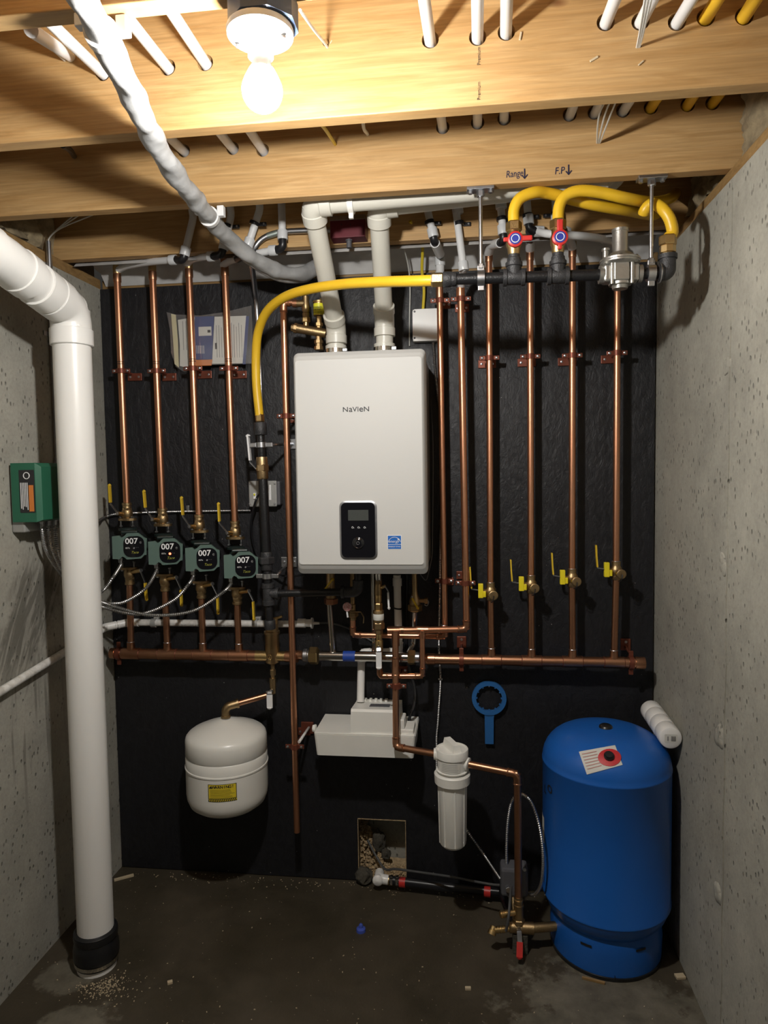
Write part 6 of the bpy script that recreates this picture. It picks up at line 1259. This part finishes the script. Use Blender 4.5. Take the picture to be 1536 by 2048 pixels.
# side lettering at the left silhouette and side labels
for k, (px, ch) in enumerate(((1091, 'L'), (1100, 'O'))):
    aa, zz = ang(TX, TY, TRd, px, 1579); xd = V((-math.sin(aa), math.cos(aa), 0)); part(tk, 'letter', text(ch, .036, V((TX + (TRd+.001)*math.cos(aa), TY + (TRd+.001)*math.sin(aa), zz)), xd, ZV, sx=1.1, bold=.03), INK)
aa, zz = ang(TX, TY, TRd, 1088, 1660); part(tk, 'side_label', curved(TX, TY, TRd+.001, aa-.30, aa+.03, zz-.045, zz+.045, 8), PAPER, 'white label wrapping round the left side'); zz2 = ang(TX, TY, TRd, 1092, 1755)[1]; part(tk, 'side_label', curved(TX, TY, TRd+.001, aa-.30, aa+.02, zz2-.03, zz2+.03, 8), GRYPL)

# ------------------------------------------------------------------ spare filter cartridges wedged between tank and wall
s0 = QX(1342, 1477, .6455); s1 = QX(1313, 1436, .6455); rk = .0365; axs = (s1 - s0).normalized(); s1 = s0 + axs*max((s1-s0).length, .25)
ck = thing('filter_cartridge', 'shrink-wrapped white filter cartridges wedged between the blue tank and the wall', 'filter', s0 - ZV*rk)
Lc = (s1-s0).length
pf = [(0, 0), (.0, rk*.80), (.003, rk*.95), (.008, rk)]
for k in range(1, 4): pf += [(Lc*k/4-.006, rk), (Lc*k/4, rk*.93), (Lc*k/4+.006, rk)]
pf += [(Lc-.008, rk), (Lc, rk*.9), (Lc, 0)]
part(ck, 'wrapped_stack', M().lathe(s0, axs, pf, 28), PVC); u_, v_, _ = basis(axs, (0, 0, 1)); ll = part(ck, 'end_label', M().prism(rrect(0, 0, .040, .028, .003, 3), s0 - axs*.0006, -u_ if u_.x > 0 else u_, v_, .0004), PAPER, 'round end with printed label')
for k in range(7): part(ll, 'barcode_bar', M().box(s0 - axs*.0016 + u_*(-.014 + .0022*k) + v_*.0, (.001, .0006, .016), 0), PRINTG)
part(ll, 'text_line', M().box(s0 - axs*.0016 + u_*.010, (.003, .0006, .014), 0), PRINTG)

# ------------------------------------------------------------------ blue filter wrench on a nail
wq = P(978, 1395, -.012); wr_ = thing('filter_wrench', 'blue plastic ring wrench hanging on the black board', 'wrench', P(978, 1488, -.01))
ro, ri = .065, .049; m = M(); N_ = 40; loops_o = [(ro*math.cos(2*math.pi*k/N_), ro*math.sin(2*math.pi*k/N_)) for k in range(N_)]; loops_i = [(ri*math.cos(2*math.pi*k/N_), ri*math.sin(2*math.pi*k/N_)) for k in range(N_)]
for y0_, y1_ in ((-.014, 0),):
    A_ = [wq + V((p[0], y0_, p[1])) for p in loops_o]; B_ = [wq + V((p[0], y1_, p[1])) for p in loops_o]; C1 = [wq + V((p[0], y0_, p[1])) for p in loops_i]; D1 = [wq + V((p[0], y1_, p[1])) for p in loops_i]
    for X_, Y_ in ((A_, B_), (A_, C1), (C1, D1), (B_, D1)): m._add(X_ + Y_, [[k, (k+1) % N_, N_+(k+1) % N_, N_+k] for k in range(N_)], X_ is not A_ or Y_ is B_)
part(wr_, 'ring', m, BLUED)
for k in range(12):
    a = 2*math.pi*k/12; part(wr_, 'tooth', M().box(wq + V((math.cos(a)*(ri-.002), -.007, math.sin(a)*(ri-.002))), (.006, .012, .005), .001, Matrix.Rotation(-a, 3, 'Y')), BLUED)
hb_ = P(977, 1486, -.012); hw = .017
part(wr_, 'handle', M().prism([(-.036, .012), (-.018, -.006), (-hw, -.02), (-hw+.001, hb_.z-(wq.z-.055)), (hw-.001, hb_.z-(wq.z-.055)), (hw, -.02), (.020, -.006), (.036, .012), (.018, .008), (-.018, .008)], (wq.x, wq.y, wq.z-.055), (1, 0, 0), (0, 0, 1), .010), BLUED)
single('hook_nail', M().rod(wq + V((0, .012, ri-.003)), wq + V((0, -.018, ri-.001)), .0022, 8), ZNC, 'nail holding up the blue ring wrench', 'nail')

# ------------------------------------------------------------------ supply line through the cut-out
bp = thing('supply_pipe', 'black water supply pipe with red tape leaving the cut-out along the floor', 'pipe', P(880, 1785, -.1))
zf = .050
sp0 = QZ(779, 1760, .045); sp1 = QZ(1003, 1785, .045)
part(bp, 'pipe', M().tube([sp0, (sp0+sp1)/2 - ZV*.003, sp1, V((tx_-.004, ty_+.012, tz_))], .0165, 16), BLKP)
for px in (803, 975):
    k = (P(px, 1770, -.1).x - sp0.x)/(sp1.x - sp0.x); c = sp0 + (sp1-sp0)*k; d = (sp1-sp0).normalized(); part(bp, 'tape_band', M().lathe(c - d*.012 - ZV*.003, d, [(0, .0165), (0, .0188), (.024, .0188), (.024, .0165)], 16), RED, 'red tape band')
part(bp, 'barb_fitting', M().lathe(sp0 + V((.03, 0, 0)), -XV, [(0, .014), (.03, .014), (.031, .017), (.046, .017), (.047, .012), (.07, .012)], 14), BRS); d = XV
for k in range(2): part(bp, 'band_clamp', M().lathe(sp0 + XV*(.004 + .022*k), XV, [(0, .0172), (0, .0195), (.009, .0195), (.009, .0172)], 16).box(sp0 + V((.008 + .022*k, -.016, .012)), (.012, .012, .010), .002), STL)
part(bp, 'elbow', M().tube(fil([sp0 - XV*.005, sp0 - XV*.042 + ZV*.004, sp0 + V((-.044, .045, .0))], .022, 7), .0185, 16), PVC, 'white plastic elbow'); part(bp, 'elbow_cap', M().lathe(sp0 + V((-.044, -.012, .004)), V((0, -1, .1)), [(-.01, .020), (.004, .021), (.010, .016), (.013, 0)], 18), PVC)
single('grey_pump_wire', M().tube(smooth_path([P(735, 1680, .05), P(752, 1712, .02), P(770, 1738, -.02), P(790, 1738, -.06), P(822, 1742, -.085), P(850, 1746, -.10), P(905, 1754, -.15), P(950, 1763, -.20), P(985, 1769, -.225), P(1000, 1770, -.235)], 8), .0045, 8), GREYC, 'grey pump wire following the black supply pipe', 'wire')
# rubble in the recess: real crumbs heaped against the left side
random.seed(3); m = M()
for k in range(900):
    s_ = random.random(); t_ = random.random(); zmax = .02 + (hz - .035)*max(0.10, 1 - s_*1.75); z_ = zmax*t_; x_ = hx0 - .008 + (hx1-hx0+.02)*s_; r_ = random.uniform(.003, .008); y_ = .028 + .10*(z_/hz)**.7 + random.uniform(-.016, .010); y_ = min(y_, .125)
    R3 = Matrix.Rotation(random.uniform(0, 6), 3, V((random.random(), random.random(), random.random()+.01)).normalized())
    m.box((x_, y_, max(z_, r_*.6)), (r_*1.6, r_*1.2, r_), 0, R3)
o = single('crumbled_fill', m, RUBBLE, 'crumbled tan fill heaped inside the square cut-out', 'rubble', kind='stuff')
m = M(); vs_ = []
n1, n2 = 14, 14
for i in range(n1+1):
    for j in range(n2+1):
        s_, t_ = i/n1, j/n2; x_ = hx0-.018 + (hx1-hx0+.045)*s_; zt_2 = .01 + (hz-.05)*max(.10, 1 - s_*1.7); vs_.append(V((x_, .030 + .097*t_**.8 + noise.noise(V((x_*60, t_*9, 0)))*.006, zt_2*t_)))
m._add(vs_, [[i*(n2+1)+j, (i+1)*(n2+1)+j, (i+1)*(n2+1)+j+1, i*(n2+1)+j+1] for i in range(n1) for j in range(n2)], True); single('soil_heap', m, RUBBLE, 'packed tan soil under the crumbs in the cut-out', 'soil')
def blob(c, r, mat, name, label, cat, sq=(1, 1, 1), amp=.25):
    bm = bmesh.new(); bmesh.ops.create_icosphere(bm, subdivisions=3, radius=1)
    for v_ in bm.verts: n_ = 1 + amp*noise.noise(v_.co*2.2 + V(c)*9); v_.co = V((v_.co.x*sq[0], v_.co.y*sq[1], v_.co.z*sq[2]))*r*n_ + V(c)
    bm.verts.index_update(); m = M()._add([v_.co for v_ in bm.verts], [[v_.index for v_ in f.verts] for f in bm.faces], True); bm.free(); return single(name, m, mat, label, cat)
blob(P(757, 1682, .075), .030, DIRT, 'foam_lump', 'dark lump of spray foam stuck in the middle of the cut-out', 'lump', (.9, .8, 1.5), .5)
blob(P(772, 1708, .06), .018, DIRT, 'foam_lump', 'small dark lump below the larger one in the cut-out', 'lump', (1, .8, 1.2), .5)
blob(V((hx0+.020, -.012, .030)), .034, DIRT, 'soil_clod', 'dark clod of soil at the lower left corner of the cut-out', 'soil', (1, .9, .95), .35)
# ------------------------------------------------------------------ floor debris
q = QZ(722, 1862, .0); cap = thing('bottle_cap', 'small blue translucent cap lying on the floor', 'cap', q); part(cap, 'body', M().lathe(q, ZV, [(0, .017), (.010, .016), (.014, .010), (.0145, 0)], 20), BLUECL); part(cap, 'tip', M().lathe(q + ZV*.012, ZV, [(0, .008), (.012, .007), (.016, .003), (.0165, 0)], 12), BLUECL)
def chip(px, py, L_, a, w_, label, mat=CHIP): q_ = QZ(px, py, 0); return single('wood_splinter', M().box(q_ + ZV*.004, (L_, w_, .008), .001, Matrix.Rotation(a, 3, 'Z')), mat, label, 'splinter', 'splinters on the floor')
chip(248, 1757, .075, .6, .012, 'pale wood splinter on the floor beside the white drain'); chip(1187, 1963, .070, -.25, .007, 'dark stick lying in front of the blue tank', SILLW); chip(1360, 1955, .030, .2, .02, 'small pale chip in the right floor corner'); chip(936, 1979, .018, .1, .010, 'tiny pale chip on the floor left of the red lever'); chip(340, 1967, .016, .5, .012, 'tiny pale chip on the floor right of the drain foot')
random.seed(11); m = M()
for k in range(620):
    if k < 330: x_ = random.gauss(-1.17, .05); y_ = random.gauss(-.635, .03)
    elif k < 500: x_ = random.uniform(XL+.03, XR-.05); y_ = -abs(random.gauss(.02, .03)) - .012
    else: x_ = random.uniform(XL+.03, XR-.05); y_ = random.uniform(-1.0, -.1)
    if math.hypot(x_-DX, y_-DY) < .08 or x_ < XL + .01 or math.hypot(x_-TX, y_-TY) < .19: continue
    r_ = random.uniform(.0008, .0024); m.box((x_, y_, r_*.4), (r_*2.2, r_*1.2, r_*.8), 0, Matrix.Rotation(random.uniform(0, 3.1), 3, 'Z'))
single('floor_grit', m, CHIP, 'scattered pale sawdust and grit on the floor', 'grit', kind='stuff')
